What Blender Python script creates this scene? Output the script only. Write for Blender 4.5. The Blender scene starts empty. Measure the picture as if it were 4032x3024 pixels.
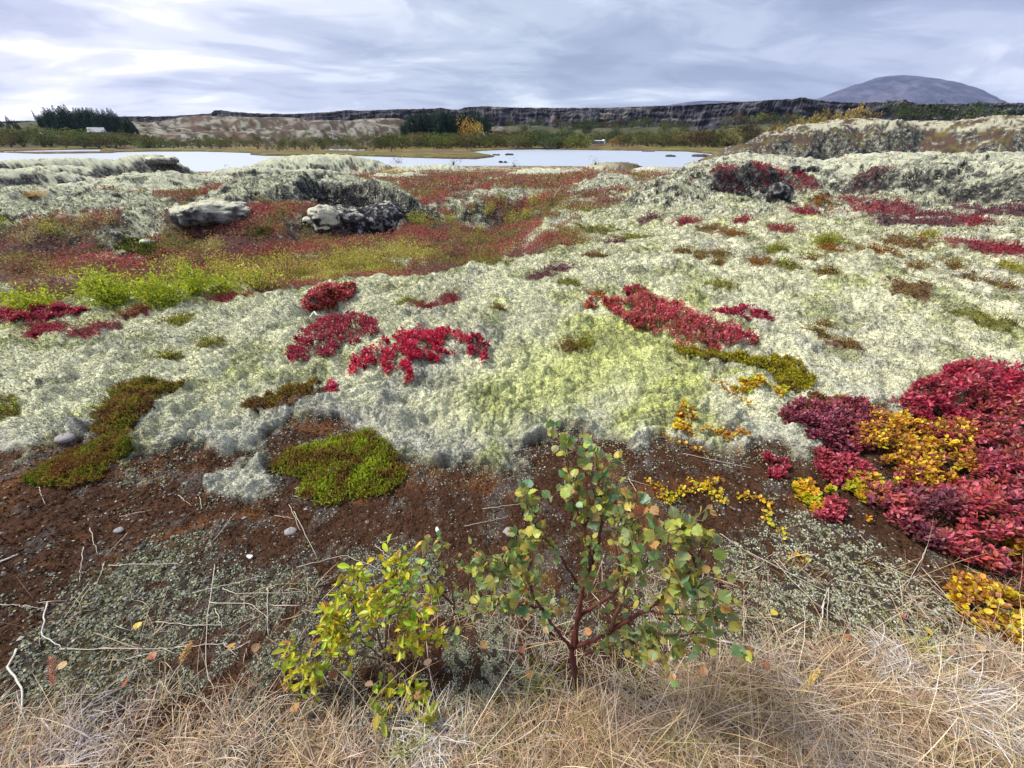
import bpy, math, random
import numpy as np
from mathutils import Vector
C = bpy.data.collections.new('scene'); bpy.context.scene.collection.children.link(C)
S = bpy.context.scene
rng = np.random.default_rng(7)
random.seed(7)
# ---------------------------------------------------------------- camera
F, PITCH, CZ = 1560.0, math.radians(32.07), 1.6
cam = bpy.data.objects.new('camera', bpy.data.cameras.new('camera')); C.objects.link(cam)
cam.data.sensor_fit = 'HORIZONTAL'; cam.data.sensor_width = 36.0; cam.data.lens = F/4032*36
cam.location = (0, 0, CZ); cam.rotation_euler = (math.pi/2-PITCH, 0, 0)
cam.data.clip_start = 0.02; cam.data.clip_end = 60000
S.camera = cam
# ---------------------------------------------------------------- sun, sky, exposure
SUN_EL, SUN_AZ = math.radians(50), math.radians(-78)          # azimuth from +Y, negative = left of the view
sl = bpy.data.lights.new('sun', 'SUN'); sl.energy = 3.7; sl.angle = math.radians(12); sl.color = (1.0, .93, .82)
sun = bpy.data.objects.new('sun', sl); C.objects.link(sun)
sd = Vector((math.sin(SUN_AZ)*math.cos(SUN_EL), math.cos(SUN_AZ)*math.cos(SUN_EL), math.sin(SUN_EL)))
sun.rotation_euler = sd.to_track_quat('Z', 'Y').to_euler()
S.view_settings.view_transform = 'Standard'; S.view_settings.look = 'None'
S.view_settings.exposure = 0.88; S.view_settings.gamma = 1.0
S.view_settings.use_curve_mapping = False
world = bpy.data.worlds.new('World'); S.world = world; world.use_nodes = True
nt = world.node_tree; nt.nodes.clear()
def nd(t, kind, **kw):
    n = t.nodes.new(kind)
    for k, v in kw.items():
        if k.startswith('i_'):
            n.inputs[int(k[2:])].default_value = v
        else: setattr(n, k, v)
    return n
def mth(t, op, a, b=None, clamp=False):
    n = t.nodes.new('ShaderNodeMath'); n.operation = op; n.use_clamp = clamp
    for i, v in enumerate((a, b)):
        if v is None: continue
        if isinstance(v, (int, float)): n.inputs[i].default_value = v
        else: t.links.new(v, n.inputs[i])
    return n.outputs[0]
def ramp(t, fac, stops, interp='LINEAR'):
    n = t.nodes.new('ShaderNodeValToRGB'); n.color_ramp.interpolation = interp
    e = n.color_ramp.elements
    while len(e) > 1: e.remove(e[-1])
    e[0].position = stops[0][0]; e[0].color = tuple(stops[0][1])+(1,)
    for p, c in stops[1:]:
        x = e.new(p); x.color = tuple(c)+(1,)
    t.links.new(fac, n.inputs[0]); return n.outputs[0]
def mixc(t, fac, a, b, mode='MIX'):
    n = t.nodes.new('ShaderNodeMix'); n.data_type = 'RGBA'; n.blend_type = mode
    for s, v in ((n.inputs[0], fac), (n.inputs[6], a), (n.inputs[7], b)):
        if isinstance(v, (int, float)): s.default_value = v
        elif isinstance(v, tuple): s.default_value = v+(1,) if len(v) == 3 else v
        else: t.links.new(v, s)
    return n.outputs[2]
def sky_nodes():
    L = nt.links.new
    tc = nd(nt, 'ShaderNodeTexCoord'); sep = nd(nt, 'ShaderNodeSeparateXYZ'); L(tc.outputs['Generated'], sep.inputs[0])
    x, y, z = sep.outputs
    zz = mth(nt, 'ADD', mth(nt, 'MAXIMUM', z, 0.0), 0.14)
    px = mth(nt, 'DIVIDE', x, zz); py = mth(nt, 'DIVIDE', y, zz)
    def vec(sx, sy, sz=0.0, rot=0.0):
        c, s = math.cos(rot), math.sin(rot)
        a = mth(nt, 'ADD', mth(nt, 'MULTIPLY', px, c*sx), mth(nt, 'MULTIPLY', py, s*sx))
        b = mth(nt, 'ADD', mth(nt, 'MULTIPLY', px, -s*sy), mth(nt, 'MULTIPLY', py, c*sy))
        n = nd(nt, 'ShaderNodeCombineXYZ'); L(a, n.inputs[0]); L(b, n.inputs[1]); n.inputs[2].default_value = sz
        return n.outputs[0]
    def noise(v, scale, det, rough, dist):
        n = nd(nt, 'ShaderNodeTexNoise'); L(v, n.inputs['Vector'])
        n.inputs['Scale'].default_value = scale; n.inputs['Detail'].default_value = det
        n.inputs['Roughness'].default_value = rough; n.inputs['Distortion'].default_value = dist
        return n.outputs[0]
    a = noise(vec(.46, .62, 3.1, -.25), 1.0, 6, .5, .8)       # broad layered deck
    b = noise(vec(1.3, 2.0, 8.7, .35), 1.0, 7, .55, .8)          # finer streaks
    m = mth(nt, 'ADD', mth(nt, 'MULTIPLY', a, .68), mth(nt, 'MULTIPLY', b, .32))
    # thinner cloud around the hidden sun, thicker to the right
    def lobe(az, el, pw, amp):
        d = (math.sin(math.radians(az))*math.cos(math.radians(el)), math.cos(math.radians(az))*math.cos(math.radians(el)), math.sin(math.radians(el)))
        n = nd(nt, 'ShaderNodeVectorMath', operation='DOT_PRODUCT'); L(tc.outputs['Generated'], n.inputs[0]); n.inputs[1].default_value = d
        return mth(nt, 'MULTIPLY', mth(nt, 'POWER', mth(nt, 'MAXIMUM', n.outputs['Value'], 0.0), pw), amp)
    m = mth(nt, 'ADD', m, lobe(-30, 9, 40, .10))
    m = mth(nt, 'ADD', m, lobe(-38, 30, 8, .06))
    m = mth(nt, 'SUBTRACT', m, lobe(32, 14, 14, .06))
    m = mth(nt, 'ADD', m, mth(nt, 'MULTIPLY', mth(nt, 'POWER', mth(nt, 'SUBTRACT', 1.0, mth(nt, 'ABSOLUTE', z)), 30.0), .07))
    col = ramp(nt, m, [(.37, (.25, .29, .41)), (.45, (.32, .365, .49)), (.52, (.43, .475, .59)), (.59, (.60, .64, .72)), (.68, (.88, .90, .93))], 'EASE')
    tint = ramp(nt, mth(nt, 'ADD', mth(nt, 'MULTIPLY', x, .5), .5), [(.08, (1.06, .98, 1.05)), (.5, (.97, 1.0, 1.0)), (.9, (1.0, .985, 1.07))])
    col = mixc(nt, 1.0, col, tint, 'MULTIPLY')
    hi = mth(nt, 'ADD', 1.0, mth(nt, 'MULTIPLY', mth(nt, 'SUBTRACT', z, .45), .9, True)); hv = nd(nt, 'ShaderNodeVectorMath', operation='SCALE'); L(col, hv.inputs[0]); L(hi, hv.inputs['Scale']); col = hv.outputs[0]   # unseen sky overhead brightened to add light on the foreground
    bg = nd(nt, 'ShaderNodeBackground'); L(col, bg.inputs[0]); bg.inputs[1].default_value = 0.80
    sk = nd(nt, 'ShaderNodeTexSky', sky_type='NISHITA', sun_disc=False); sk.sun_elevation = SUN_EL; sk.sun_rotation = SUN_AZ
    b2 = nd(nt, 'ShaderNodeBackground'); L(sk.outputs[0], b2.inputs[0]); b2.inputs[1].default_value = 0.06
    mx = nd(nt, 'ShaderNodeMixShader'); mx.inputs[0].default_value = .88; L(b2.outputs[0], mx.inputs[1]); L(bg.outputs[0], mx.inputs[2])
    o = nd(nt, 'ShaderNodeOutputWorld'); L(mx.outputs[0], o.inputs[0])
sky_nodes()
# ---------------------------------------------------------------- numeric helpers
CP, SP = math.cos(PITCH), math.sin(PITCH)
def ray(px, py):
    px = np.asarray(px, float); py = np.asarray(py, float)
    return np.stack([px-2016, F*CP+(1512-py)*SP, -F*SP+(1512-py)*CP], -1)
def onz(px, py, z=0.0):                      # where a sight line meets the level z
    d = ray(px, py); t = (z-CZ)/d[..., 2]
    return d[..., :2]*t[..., None]
def aty(px, py, Y):                          # the point of a sight line at forward distance Y
    d = ray(px, py); t = Y/d[..., 1]
    return np.stack([d[..., 0]*t, d[..., 1]*t, CZ+d[..., 2]*t], -1)
_ga = rng.random(256)*2*np.pi; GX, GY = np.cos(_ga), np.sin(_ga)
def _h(xi, yi, s):
    h = (xi*374761393+yi*668265263+s*974634777) & 0xffffffff
    h = ((h ^ (h >> 13))*1274126177) & 0xffffffff
    return ((h ^ (h >> 16)) >> 3) & 255
def pn(x, y, s=0):
    x = np.asarray(x, float); y = np.asarray(y, float)
    xi = np.floor(x).astype(np.int64); yi = np.floor(y).astype(np.int64)
    fx = x-xi; fy = y-yi; u = fx*fx*fx*(fx*(fx*6-15)+10); v = fy*fy*fy*(fy*(fy*6-15)+10)
    def g(i, j):
        k = _h(xi+i, yi+j, s); return GX[k]*(fx-i)+GY[k]*(fy-j)
    a = g(0, 0); a += u*(g(1, 0)-a); b = g(0, 1); b += u*(g(1, 1)-b)
    return (a+v*(b-a))*1.5
def fbm(x, y, s=0, o=4, g=.5):
    t = 0; a = 1.0
    for i in range(o):
        t = t+a*pn(x, y, s+i*17); x = x*2.03+5.1; y = y*2.03+1.7; a *= g
    return t
def sst(x, a, b):
    t = np.clip((x-a)/(b-a), 0, 1); return t*t*(3-2*t)
def sdist(P, x, y):                          # signed distance to a polygon, positive inside
    P = np.asarray(P, float); n = len(P)
    x = np.asarray(x, float); y = np.asarray(y, float)
    best = np.full(x.shape, 1e18); ins = np.zeros(x.shape, bool)
    for i in range(n):
        ax, ay = P[i]; bx, by = P[(i+1) % n]; dx, dy = bx-ax, by-ay
        t = np.clip(((x-ax)*dx+(y-ay)*dy)/(dx*dx+dy*dy+1e-12), 0, 1)
        best = np.minimum(best, (x-ax-t*dx)**2+(y-ay-t*dy)**2)
        if ay != by:
            c = ((ay > y) != (by > y)) & (x < dx*(y-ay)/(dy)+ax); ins ^= c
    d = np.sqrt(best); return np.where(ins, d, -d)
def lerp(a, b, t): return a+(b-a)*t
# ---------------------------------------------------------------- mesh helpers
def mk(name, V, faces, mat, parent=None, col=None, smooth=False):
    """faces: list of int arrays, each (n, k)."""
    V = np.asarray(V, np.float32); me = bpy.data.meshes.new(name)
    faces = [np.asarray(f, np.int32) for f in faces if len(f)]
    me.vertices.add(len(V)); me.vertices.foreach_set('co', V.ravel())
    nl = sum(f.size for f in faces); npol = sum(len(f) for f in faces)
    me.loops.add(nl); me.polygons.add(npol)
    me.loops.foreach_set('vertex_index', np.concatenate([f.ravel() for f in faces]))
    st = []; tot = []; o = 0
    for f in faces:
        k = f.shape[1]; st.append(o+np.arange(len(f))*k); tot.append(np.full(len(f), k)); o += f.size
    me.polygons.foreach_set('loop_start', np.concatenate(st).astype(np.int32))
    me.polygons.foreach_set('loop_total', np.concatenate(tot).astype(np.int32))
    me.polygons.foreach_set('use_smooth', np.full(npol, smooth))
    if col is not None:
        a = me.attributes.new('col', 'FLOAT_COLOR', 'POINT')
        c = np.ones((len(V), 4), np.float32); c[:, :3] = np.broadcast_to(col, (len(V), 3)); a.data.foreach_set('color', c.ravel())
    me.update(calc_edges=True)
    if mat: me.materials.append(mat)
    ob = bpy.data.objects.new(name, me); C.objects.link(ob)
    if parent: ob.parent = parent
    return ob
def tag(o, label=None, cat=None, group=None, kind=None):
    for k, v in (('label', label), ('category', cat), ('group', group), ('kind', kind)):
        if v: o[k] = v
    return o
def empty(name, loc, rz=0):
    o = bpy.data.objects.new(name, None); C.objects.link(o); o.location = loc; o.rotation_euler = (0, 0, rz); o.empty_display_size = .1
    return o
def copy_tree(o, parent=None):
    c = o.copy(); C.objects.link(c)
    if parent: c.parent = parent
    for ch in list(o.children):
        d = ch.copy(); C.objects.link(d); d.parent = c
    return c
class MB:                                    # collects shapes for one mesh
    def __init__(s): s.V = []; s.F = {}; s.c = []; s.n = 0
    def add(s, V, F, col=(1, 1, 1)):
        V = np.asarray(V, float); s.V.append(V)
        s.c.append(np.broadcast_to(np.asarray(col, float), (len(V), 3)))
        for f in F:
            f = np.asarray(f); 
            if len(f): s.F.setdefault(f.shape[1], []).append(f+s.n)
        s.n += len(V); return s
    def tube(s, P, R, n=6, col=(1, 1, 1), cap=True):
        P = np.asarray(P, float); R = np.broadcast_to(np.asarray(R, float), (len(P),))
        T = np.gradient(P, axis=0); T /= np.linalg.norm(T, axis=1)[:, None]+1e-9
        ref = np.array([0, 0, 1.]) if abs(T[:, 2]).mean() < .8 else np.array([1., 0, 0])
        A = np.cross(T, ref); A /= np.linalg.norm(A, axis=1)[:, None]+1e-9; B = np.cross(T, A)
        th = np.arange(n)*2*np.pi/n
        V = P[:, None]+R[:, None, None]*(A[:, None]*np.cos(th)[None, :, None]+B[:, None]*np.sin(th)[None, :, None])
        i = np.arange(len(P)-1)[:, None]*n; j = np.arange(n)[None]; k = (j+1) % n
        Q = np.stack([i+j, i+k, i+n+k, i+n+j], -1).reshape(-1, 4)
        F = [Q]
        if cap and n in (3, 4, 6, 8): F.append(np.array([[*range(n)][::-1], [(len(P)-1)*n+q for q in range(n)]]))
        c = np.asarray(col, float)
        if c.ndim == 2: c = np.repeat(c, n, 0)
        return s.add(V.reshape(-1, 3), F, c)
    def box(s, c, d, col=(1, 1, 1), rz=0, taper=1.0):
        x, y, z = (np.array(d)/2); v = []
        for sz in (-1, 1):
            k = taper if sz > 0 else 1
            for a, b in ((-1, -1), (1, -1), (1, 1), (-1, 1)): v.append((a*x*k, b*y*k, sz*z))
        v = np.array(v); cc, ss = math.cos(rz), math.sin(rz)
        v = np.stack([v[:, 0]*cc-v[:, 1]*ss, v[:, 0]*ss+v[:, 1]*cc, v[:, 2]], -1)+np.array(c)
        return s.add(v, [np.array([[3, 2, 1, 0], [4, 5, 6, 7], [0, 1, 5, 4], [1, 2, 6, 5], [2, 3, 7, 6], [3, 0, 4, 7]])], col)
    def build(s, name, mat, parent=None, smooth=False):
        return mk(name, np.concatenate(s.V), [np.concatenate(v) for v in s.F.values()], mat, parent, np.concatenate(s.c), smooth)
LEAF = {}
LEAF['rhomb'] = (np.array([(0, 0, 0), (.5, .5, .12), (1, 0, 0), (.5, -.5, .12)]), [np.array([[0, 1, 2], [0, 2, 3]])])
LEAF['blade'] = (np.array([(0, .5, 0), (0, -.5, 0), (1, 0, 0)]), [np.array([[0, 1, 2]])])
_o = [(0, 0, 0), (.22, .3, .05), (.55, .5, .09), (.85, .3, .04), (1, 0, -.05), (.85, -.3, .04), (.55, -.5, .09), (.22, -.3, .05), (.5, 0, 0)]
LEAF['oval'] = (np.array(_o), [np.array([[8, i, i+1] for i in range(7)]+[[8, 7, 0]])])
LEAF['diamond'] = (np.array([(0, 0, 0), (.35, .42, .08), (.8, .34, .05), (1, 0, -.08), (.8, -.34, .05), (.35, -.42, .08), (.5, 0, 0)]),
                   [np.array([[6, i, i+1] for i in range(5)]+[[6, 5, 0]])])
_b = [(0, 0, 0), (.10, .25, .02), (.16, .44, .05), (.28, .40, .05), (.36, .54, .08), (.46, .44, .07), (.56, .50, .08), (.64, .35, .05), (.76, .34, .04), (.82, .17, .02), (1.02, 0, -.10)]
_b = _b+[(a, -b, c) for a, b, c in _b[1:-1][::-1]]
LEAF['birch'] = (np.array(_b+[(.42, 0, 0)]), [np.array([[len(_b), i, (i+1) % len(_b)] for i in range(len(_b))])])
def unit(v): return v/(np.linalg.norm(v, axis=-1, keepdims=True)+1e-9)
def leaves(kind, P, D, N, L, W, col, edge=None):
    """many leaves at once: base P, direction D, facing N; returns V, F, colours."""
    T, Fc = LEAF[kind]; P = np.asarray(P, float); n = len(P); k = len(T)
    D = unit(D); Sd = unit(np.cross(D, N)); N = np.cross(Sd, D)
    L = np.broadcast_to(L, (n,)); W = np.broadcast_to(W, (n,))
    V = P[:, None]+T[None, :, 0:1]*(L[:, None]*1)[..., None]*D[:, None]+T[None, :, 1:2]*W[:, None, None]*Sd[:, None]+T[None, :, 2:3]*L[:, None, None]*N[:, None]
    Fs = [(np.arange(n)[:, None, None]*k+f[None]).reshape(-1, f.shape[1]) for f in Fc]
    c = np.repeat(np.broadcast_to(col, (n, 3))[:, None], k, 1).copy()
    if edge is not None:                      # browned margins
        r = (T[:, 0]-.45)**2*3+(T[:, 1])**2*4
        m = np.clip(r-.35, 0, 1)[None, :, None]*edge[1][:, None, None]
        c = lerp(c, np.asarray(edge[0]), np.clip(m*1.5, 0, 1))
    return V.reshape(-1, 3), Fs, c.reshape(-1, 3)
def rdir(n, up=0.0, spread=1.0):
    v = rng.normal(size=(n, 3))*spread; v[:, 2] += up; return unit(v)
def jit(n, base, amt=.25, hue=.06):
    b = np.broadcast_to(base, (n, 3)); return np.clip(b*(1+amt*rng.normal(size=(n, 1)))*(1+hue*rng.normal(size=(n, 3))), .003, .95)
def pick(n, cols, w=None):
    cols = np.array(cols); return cols[rng.choice(len(cols), n, p=None if w is None else np.array(w)/sum(w))]
# ---------------------------------------------------------------- materials
MAT = {}
def base_mat(name, rough=.8, spec=.3):
    m = bpy.data.materials.new(name); m.use_nodes = True; t = m.node_tree
    b = t.nodes['Principled BSDF']; b.inputs['Roughness'].default_value = rough; b.inputs['Specular IOR Level'].default_value = spec
    MAT[name] = m; return m, t, b
def objnoise(t, scale, det=3, rough=.6, which='Object'):
    tc = t.nodes.new('ShaderNodeTexCoord'); n = t.nodes.new('ShaderNodeTexNoise'); t.links.new(tc.outputs[which], n.inputs['Vector'])
    n.inputs['Scale'].default_value = scale; n.inputs['Detail'].default_value = det; n.inputs['Roughness'].default_value = rough
    return n.outputs[0]
def colmat(name, rough=.7, spec=.3, trans=0.0, nscale=30, namt=.25, bump=0.0, bscale=None, hue=False):
    """colour from the 'col' attribute, broken up by noise; optional light passing through leaves."""
    m, t, b = base_mat(name, rough, spec); a = t.nodes.new('ShaderNodeAttribute'); a.attribute_name = 'col'
    f = objnoise(t, nscale)
    f = mth(t, 'ADD', mth(t, 'MULTIPLY', mth(t, 'SUBTRACT', f, .5), namt*3), 1.0)
    v = t.nodes.new('ShaderNodeVectorMath'); v.operation = 'SCALE'; t.links.new(a.outputs['Color'], v.inputs[0]); t.links.new(f, v.inputs['Scale'])
    c = v.outputs[0]
    if hue:
        oi = t.nodes.new('ShaderNodeObjectInfo')
        h = t.nodes.new('ShaderNodeHueSaturation'); t.links.new(c, h.inputs['Color'])
        t.links.new(mth(t, 'ADD', mth(t, 'MULTIPLY', oi.outputs['Random'], .05), .475), h.inputs['Hue'])
        w = t.nodes.new('ShaderNodeTexWhiteNoise'); w.noise_dimensions = '1D'; t.links.new(oi.outputs['Random'], w.inputs['W'])
        t.links.new(mth(t, 'ADD', mth(t, 'MULTIPLY', w.outputs[0], .7), .65), h.inputs['Value']); c = h.outputs[0]
    t.links.new(c, b.inputs['Base Color'])
    if bump:
        bn = t.nodes.new('ShaderNodeBump'); bn.inputs['Strength'].default_value = 1; bn.inputs['Distance'].default_value = bump
        t.links.new(objnoise(t, bscale or nscale, 4, .65), bn.inputs['Height']); t.links.new(bn.outputs[0], b.inputs['Normal'])
    if trans:
        tr = t.nodes.new('ShaderNodeBsdfTranslucent'); t.links.new(c, tr.inputs[0]); mx = t.nodes.new('ShaderNodeMixShader'); mx.inputs[0].default_value = trans
        t.links.new(b.outputs[0], mx.inputs[1]); t.links.new(tr.outputs[0], mx.inputs[2])
        t.links.new(mx.outputs[0], t.nodes['Material Output'].inputs[0])
    return m
colmat('leaf', .42, .4, .42, 60, .12)
colmat('small_leaf', .65, .25, .25, 40, .15)
colmat('far_leaf', .8, .15, .2, 1.2, .25, hue=True)
colmat('bark', .75, .3, 0, 90, .3, .002, 150)
colmat('dry_straw', .6, .3, .2, 50, .2)
colmat('moss_tuft', .95, .05, .25, 25, .2)
colmat('rough_paint', .45, .4, 0, 3, .05)
# ---------------------------------------------------------------- the lie of the land (metres; the viewer stands at 0,0)
LAKE = -6.4
PR = np.array([0, 3, 6, 12, 20, 30, 60, 110, 140, 150, 300, 430, 520, 650, 800, 1100, 3000, 12000, 40000])
PZ = np.array([0, .05, .05, -.12, -.45, -.9, -2.4, -5.2, -6.1, -6.0, -5.6, -5.4, -4.0, 5, 13, 15, 15, 15, 15])
HOLLOW = np.array([(-24, 5.2), (-9, 4.3), (-5.2, 4.2), (-2.5, 4.35), (-1.2, 4.7), (.0, 5.6), (.8, 6.9), (1.0, 9), (1.8, 13), (1, 16), (-3, 14.5), (-7, 12.2), (-14, 11.5), (-26, 12)])
def mpx(*p, z=0.0):
    a = np.array(p, float); return onz(a[:, 0], a[:, 1], z)
# hummocks: picture column, picture row of the crest, distance, width in picture units, depth in metres, squareness
HUM = [(100, 694, 24, 560, 2.2, 2.4), (-500, 700, 24, 600, 2.2, 2.2), (620, 702, 24, 760, 3, 2.2), (380, 764, 16.5, 420, 1.0, 2.2), (100, 778, 14.6, 900, 1.5, 2.6), (560, 792, 14.2, 460, 1.1, 2.4),
       (1250, 611, 62, 640, 6, 2.0), (560, 618, 80, 330, 6, 2.4), (980, 664, 32, 420, 2, 2.4), (1180, 752, 15.4, 760, 2.2, 3.2), (1200, 716, 20, 800, 3, 2.4), (850, 780, 15.2, 300, 1.0, 2.4), (2440, 702, 20, 330, 1.6, 2.2), (2010, 752, 16.5, 420, 1.0, 2.2),
       (1560, 686, 30, 360, 2, 2.2), (2150, 668, 38, 360, 2, 2.2), (2600, 660, 42, 300, 2, 2.2), (-260, 602, 56, 420, 6, 2.2), (200, 624, 72, 640, 6, 2.2), (190, 656, 44, 380, 3, 2.2), (1700, 652, 60, 400, 3, 2.2), (2420, 640, 75, 300, 4, 2.2), (1200, 668, 40, 300, 2, 2.2),
       (3750, 612, 23, 1500, 9, 2.0), (4500, 606, 22, 1000, 9, 2.0), (3020, 624, 27, 760, 8, 2.0), (2930, 700, 15, 700, 2.4, 2.2), (3330, 700, 15.5, 460, 2.4, 2.2), (2620, 752, 12.5, 420, .9, 2.2),
       (3600, 700, 12.6, 560, .9, 3.0), (4010, 706, 11.0, 420, .9, 3.0), (3350, 800, 10, 900, .8, 2.2), (3850, 660, 15, 700, 1.5, 2.6),
       (3700, 480, 48, 1500, 15, 2.6), (3420, 484, 47, 620, 12, 2.4), (3240, 504, 45, 460, 10, 2.4), (3090, 536, 43, 400, 8, 2.2), (2960, 574, 41, 360, 6, 2.2), (4600, 480, 46, 900, 15, 2.4)]
FARHUM = [(880, 462, 620, 520, 60, 2.2), (1080, 466, 610, 400, 50, 2.2), (1330, 478, 590, 560, 50, 2.2), (1500, 470, 640, 360, 50, 2.2), (700, 505, 560, 420, 40, 2.0), (1150, 512, 520, 460, 28, 2.0),
          (850, 520, 500, 380, 26, 2.0), (200, 486, 700, 420, 60, 2.2), (380, 476, 700, 460, 60, 2.2), (-100, 500, 640, 400, 60, 2.0), (2050, 500, 620, 520, 50, 2), (2500, 505, 560, 700, 60, 2), (3000, 492, 500, 500, 60, 2), (3600, 480, 470, 900, 60, 2)]
def hum_world(h):
    px, py, D, w, ry, p = h
    d = ray(px, py); k = D/d[1]
    return d[0]*k, d[1]*k, CZ+d[2]*k, w*.5*k, ry, p
HW = [hum_world(h) for h in HUM]; FHW = [hum_world(h) for h in FARHUM]
WATER = [onz(*np.array(p, float).T, LAKE) for p in (
    [(-900, 640), (-900, 614), (-300, 606), (19, 601), (150, 606), (443, 603), (464, 600), (610, 597), (793, 597), (989, 603), (985, 609), (1037, 614), (1160, 615), (1300, 611), (1363, 613), (1743, 625), (1870, 627), (1942, 619), (1945, 615),
     (1870, 603), (1857, 600), (1901, 594), (1996, 590), (2186, 587), (2218, 590), (2502, 594), (2585, 595), (2700, 597), (2812, 608), (2775, 619), (2700, 660), (2600, 700), (-900, 700)],
    [(-600, 603), (19, 597), (221, 591), (396, 588), (398, 595), (460, 597), (443, 600), (150, 603), (19, 600), (-600, 608)],
    [(468, 592), (462, 588), (601, 582), (682, 581), (682, 585), (600, 588)],
    [(573, 578), (640, 573), (760, 575), (905, 578), (900, 582), (750, 580), (600, 580)],
    [(1270, 589), (1280, 586), (1440, 586), (1452, 594), (1400, 598), (1290, 595)])]
CAVE = mpx((1200, 860), (1290, 800), (1420, 800), (1575, 850), (1590, 890), (1530, 912), (1440, 918), (1330, 900), (1240, 880), z=-.8)
CAVE2 = mpx((700, 850), (730, 800), (860, 790), (960, 830), (900, 865), (780, 868), z=-.7)
CAVE3 = mpx((2770, 790), (2800, 755), (3080, 740), (3110, 790), (3000, 806), z=.05)
DIPS = [(1590, 1605, 45, 22, .10), (1700, 1655, 60, 14, .07), (1650, 1680, 70, 15, .07), (1905, 1620, 35, 14, .07), (1790, 1590, 30, 12, .06), (3540, 1415, 95, 22, .14), (3380, 1362, 60, 14, .10), (3960, 1420, 60, 25, .09),
        (1290, 1240, 100, 32, .22), (90, 1515, 40, 12, .05), (80, 1700, 60, 22, .06), (1960, 1700, 60, 20, .05), (2450, 1530, 40, 18, .05), (480, 1250, 30, 8, .04), (3850, 1260, 70, 14, .05), (3600, 1240, 40, 12, .05), (420, 1600, 50, 12, .05)]
MOSS = mpx((-1500, 1330), (-300, 1300), (0, 1285), (350, 1255), (640, 1200), (860, 1160), (960, 1170), (1060, 1215), (1200, 1175), (1320, 1145), (1480, 1120), (1640, 1085), (1850, 1062), (2040, 1045), (2190, 1035), (2280, 980), (2180, 905), (2260, 850), (2420, 800), (2700, 770), (3100, 740), (4300, 700), (6500, 800), (6500, 1700),
           (4200, 1750), (3300, 1700), (3080, 1800), (2960, 1790), (2780, 1800), (2600, 1740), (2480, 1765), (2330, 1745), (2180, 1720), (2080, 1760), (1960, 1830), (1700, 1850), (1560, 1790), (1250, 1700), (1080, 1740), (960, 1810), (830, 1835), (700, 1820), (560, 1880), (430, 1880), (420, 1790), (300, 1830), (150, 1890), (0, 1900), (-1500, 2000))
MOSS2 = [mpx((850, 1930), (930, 1890), (1040, 1880), (1060, 1930), (960, 1970), (880, 1975)), mpx((560, 1920), (640, 1915), (650, 1950), (580, 1960)), mpx((3080, 1640), (3200, 1600), (3300, 1700), (3200, 1860), (3060, 1800), (3000, 1700))]
GRASSB = mpx((-1500, 2860), (-300, 2850), (0, 2850), (300, 2900), (700, 2880), (1000, 2840), (1200, 2860), (1500, 2860), (1900, 2850), (2200, 2840), (2500, 2760), (2700, 2700), (3000, 2670), (3300, 2640), (3700, 2640), (4032, 2650), (6000, 2500), (9000, 3300), (4032, 5600), (0, 5600), (-5000, 3300))
LICH = mpx((-1500, 2300), (0, 2350), (250, 2420), (480, 2300), (620, 2210), (760, 2200), (980, 2290), (1200, 2250), (1400, 2160), (1700, 2180), (1850, 2330), (2200, 2420), (2600, 2300), (2850, 2150), (3150, 2080), (3400, 2120), (3600, 2350), (3900, 2500), (4200, 2700), (3300, 2700), (2000, 2850), (0, 2850), (-1500, 2850))
MIDMOSS = [mpx(*p, z=z) for z, p in ((-.35, [(-300, 880), (-300, 770), (0, 775), (200, 768), (430, 780), (620, 795), (750, 865), (680, 872), (480, 850), (300, 862)]), (-.05, [(700, 820), (760, 775), (900, 735), (1150, 706), (1400, 700), (1580, 728), (1660, 770), (1560, 800), (1300, 806), (1150, 780), (900, 800)]),
    (-.4, [(380, 735), (420, 690), (700, 664), (820, 720), (600, 745)]), (-.4, [(-300, 690), (250, 676), (300, 720), (180, 745), (-300, 745)]), (-.9, [(960, 650), (1200, 609), (1350, 617), (1480, 652), (1200, 662)]), (-.1, [(2190, 760), (2300, 708), (2430, 694), (2560, 735), (2500, 764)]), (-.3, [(1800, 778), (1850, 752), (2010, 740), (2180, 742), (2200, 765), (2000, 790)]), (-1.0, [(1880, 690), (2000, 668), (2300, 658), (2700, 652), (2750, 676), (2500, 684), (2200, 704)]))]
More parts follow.
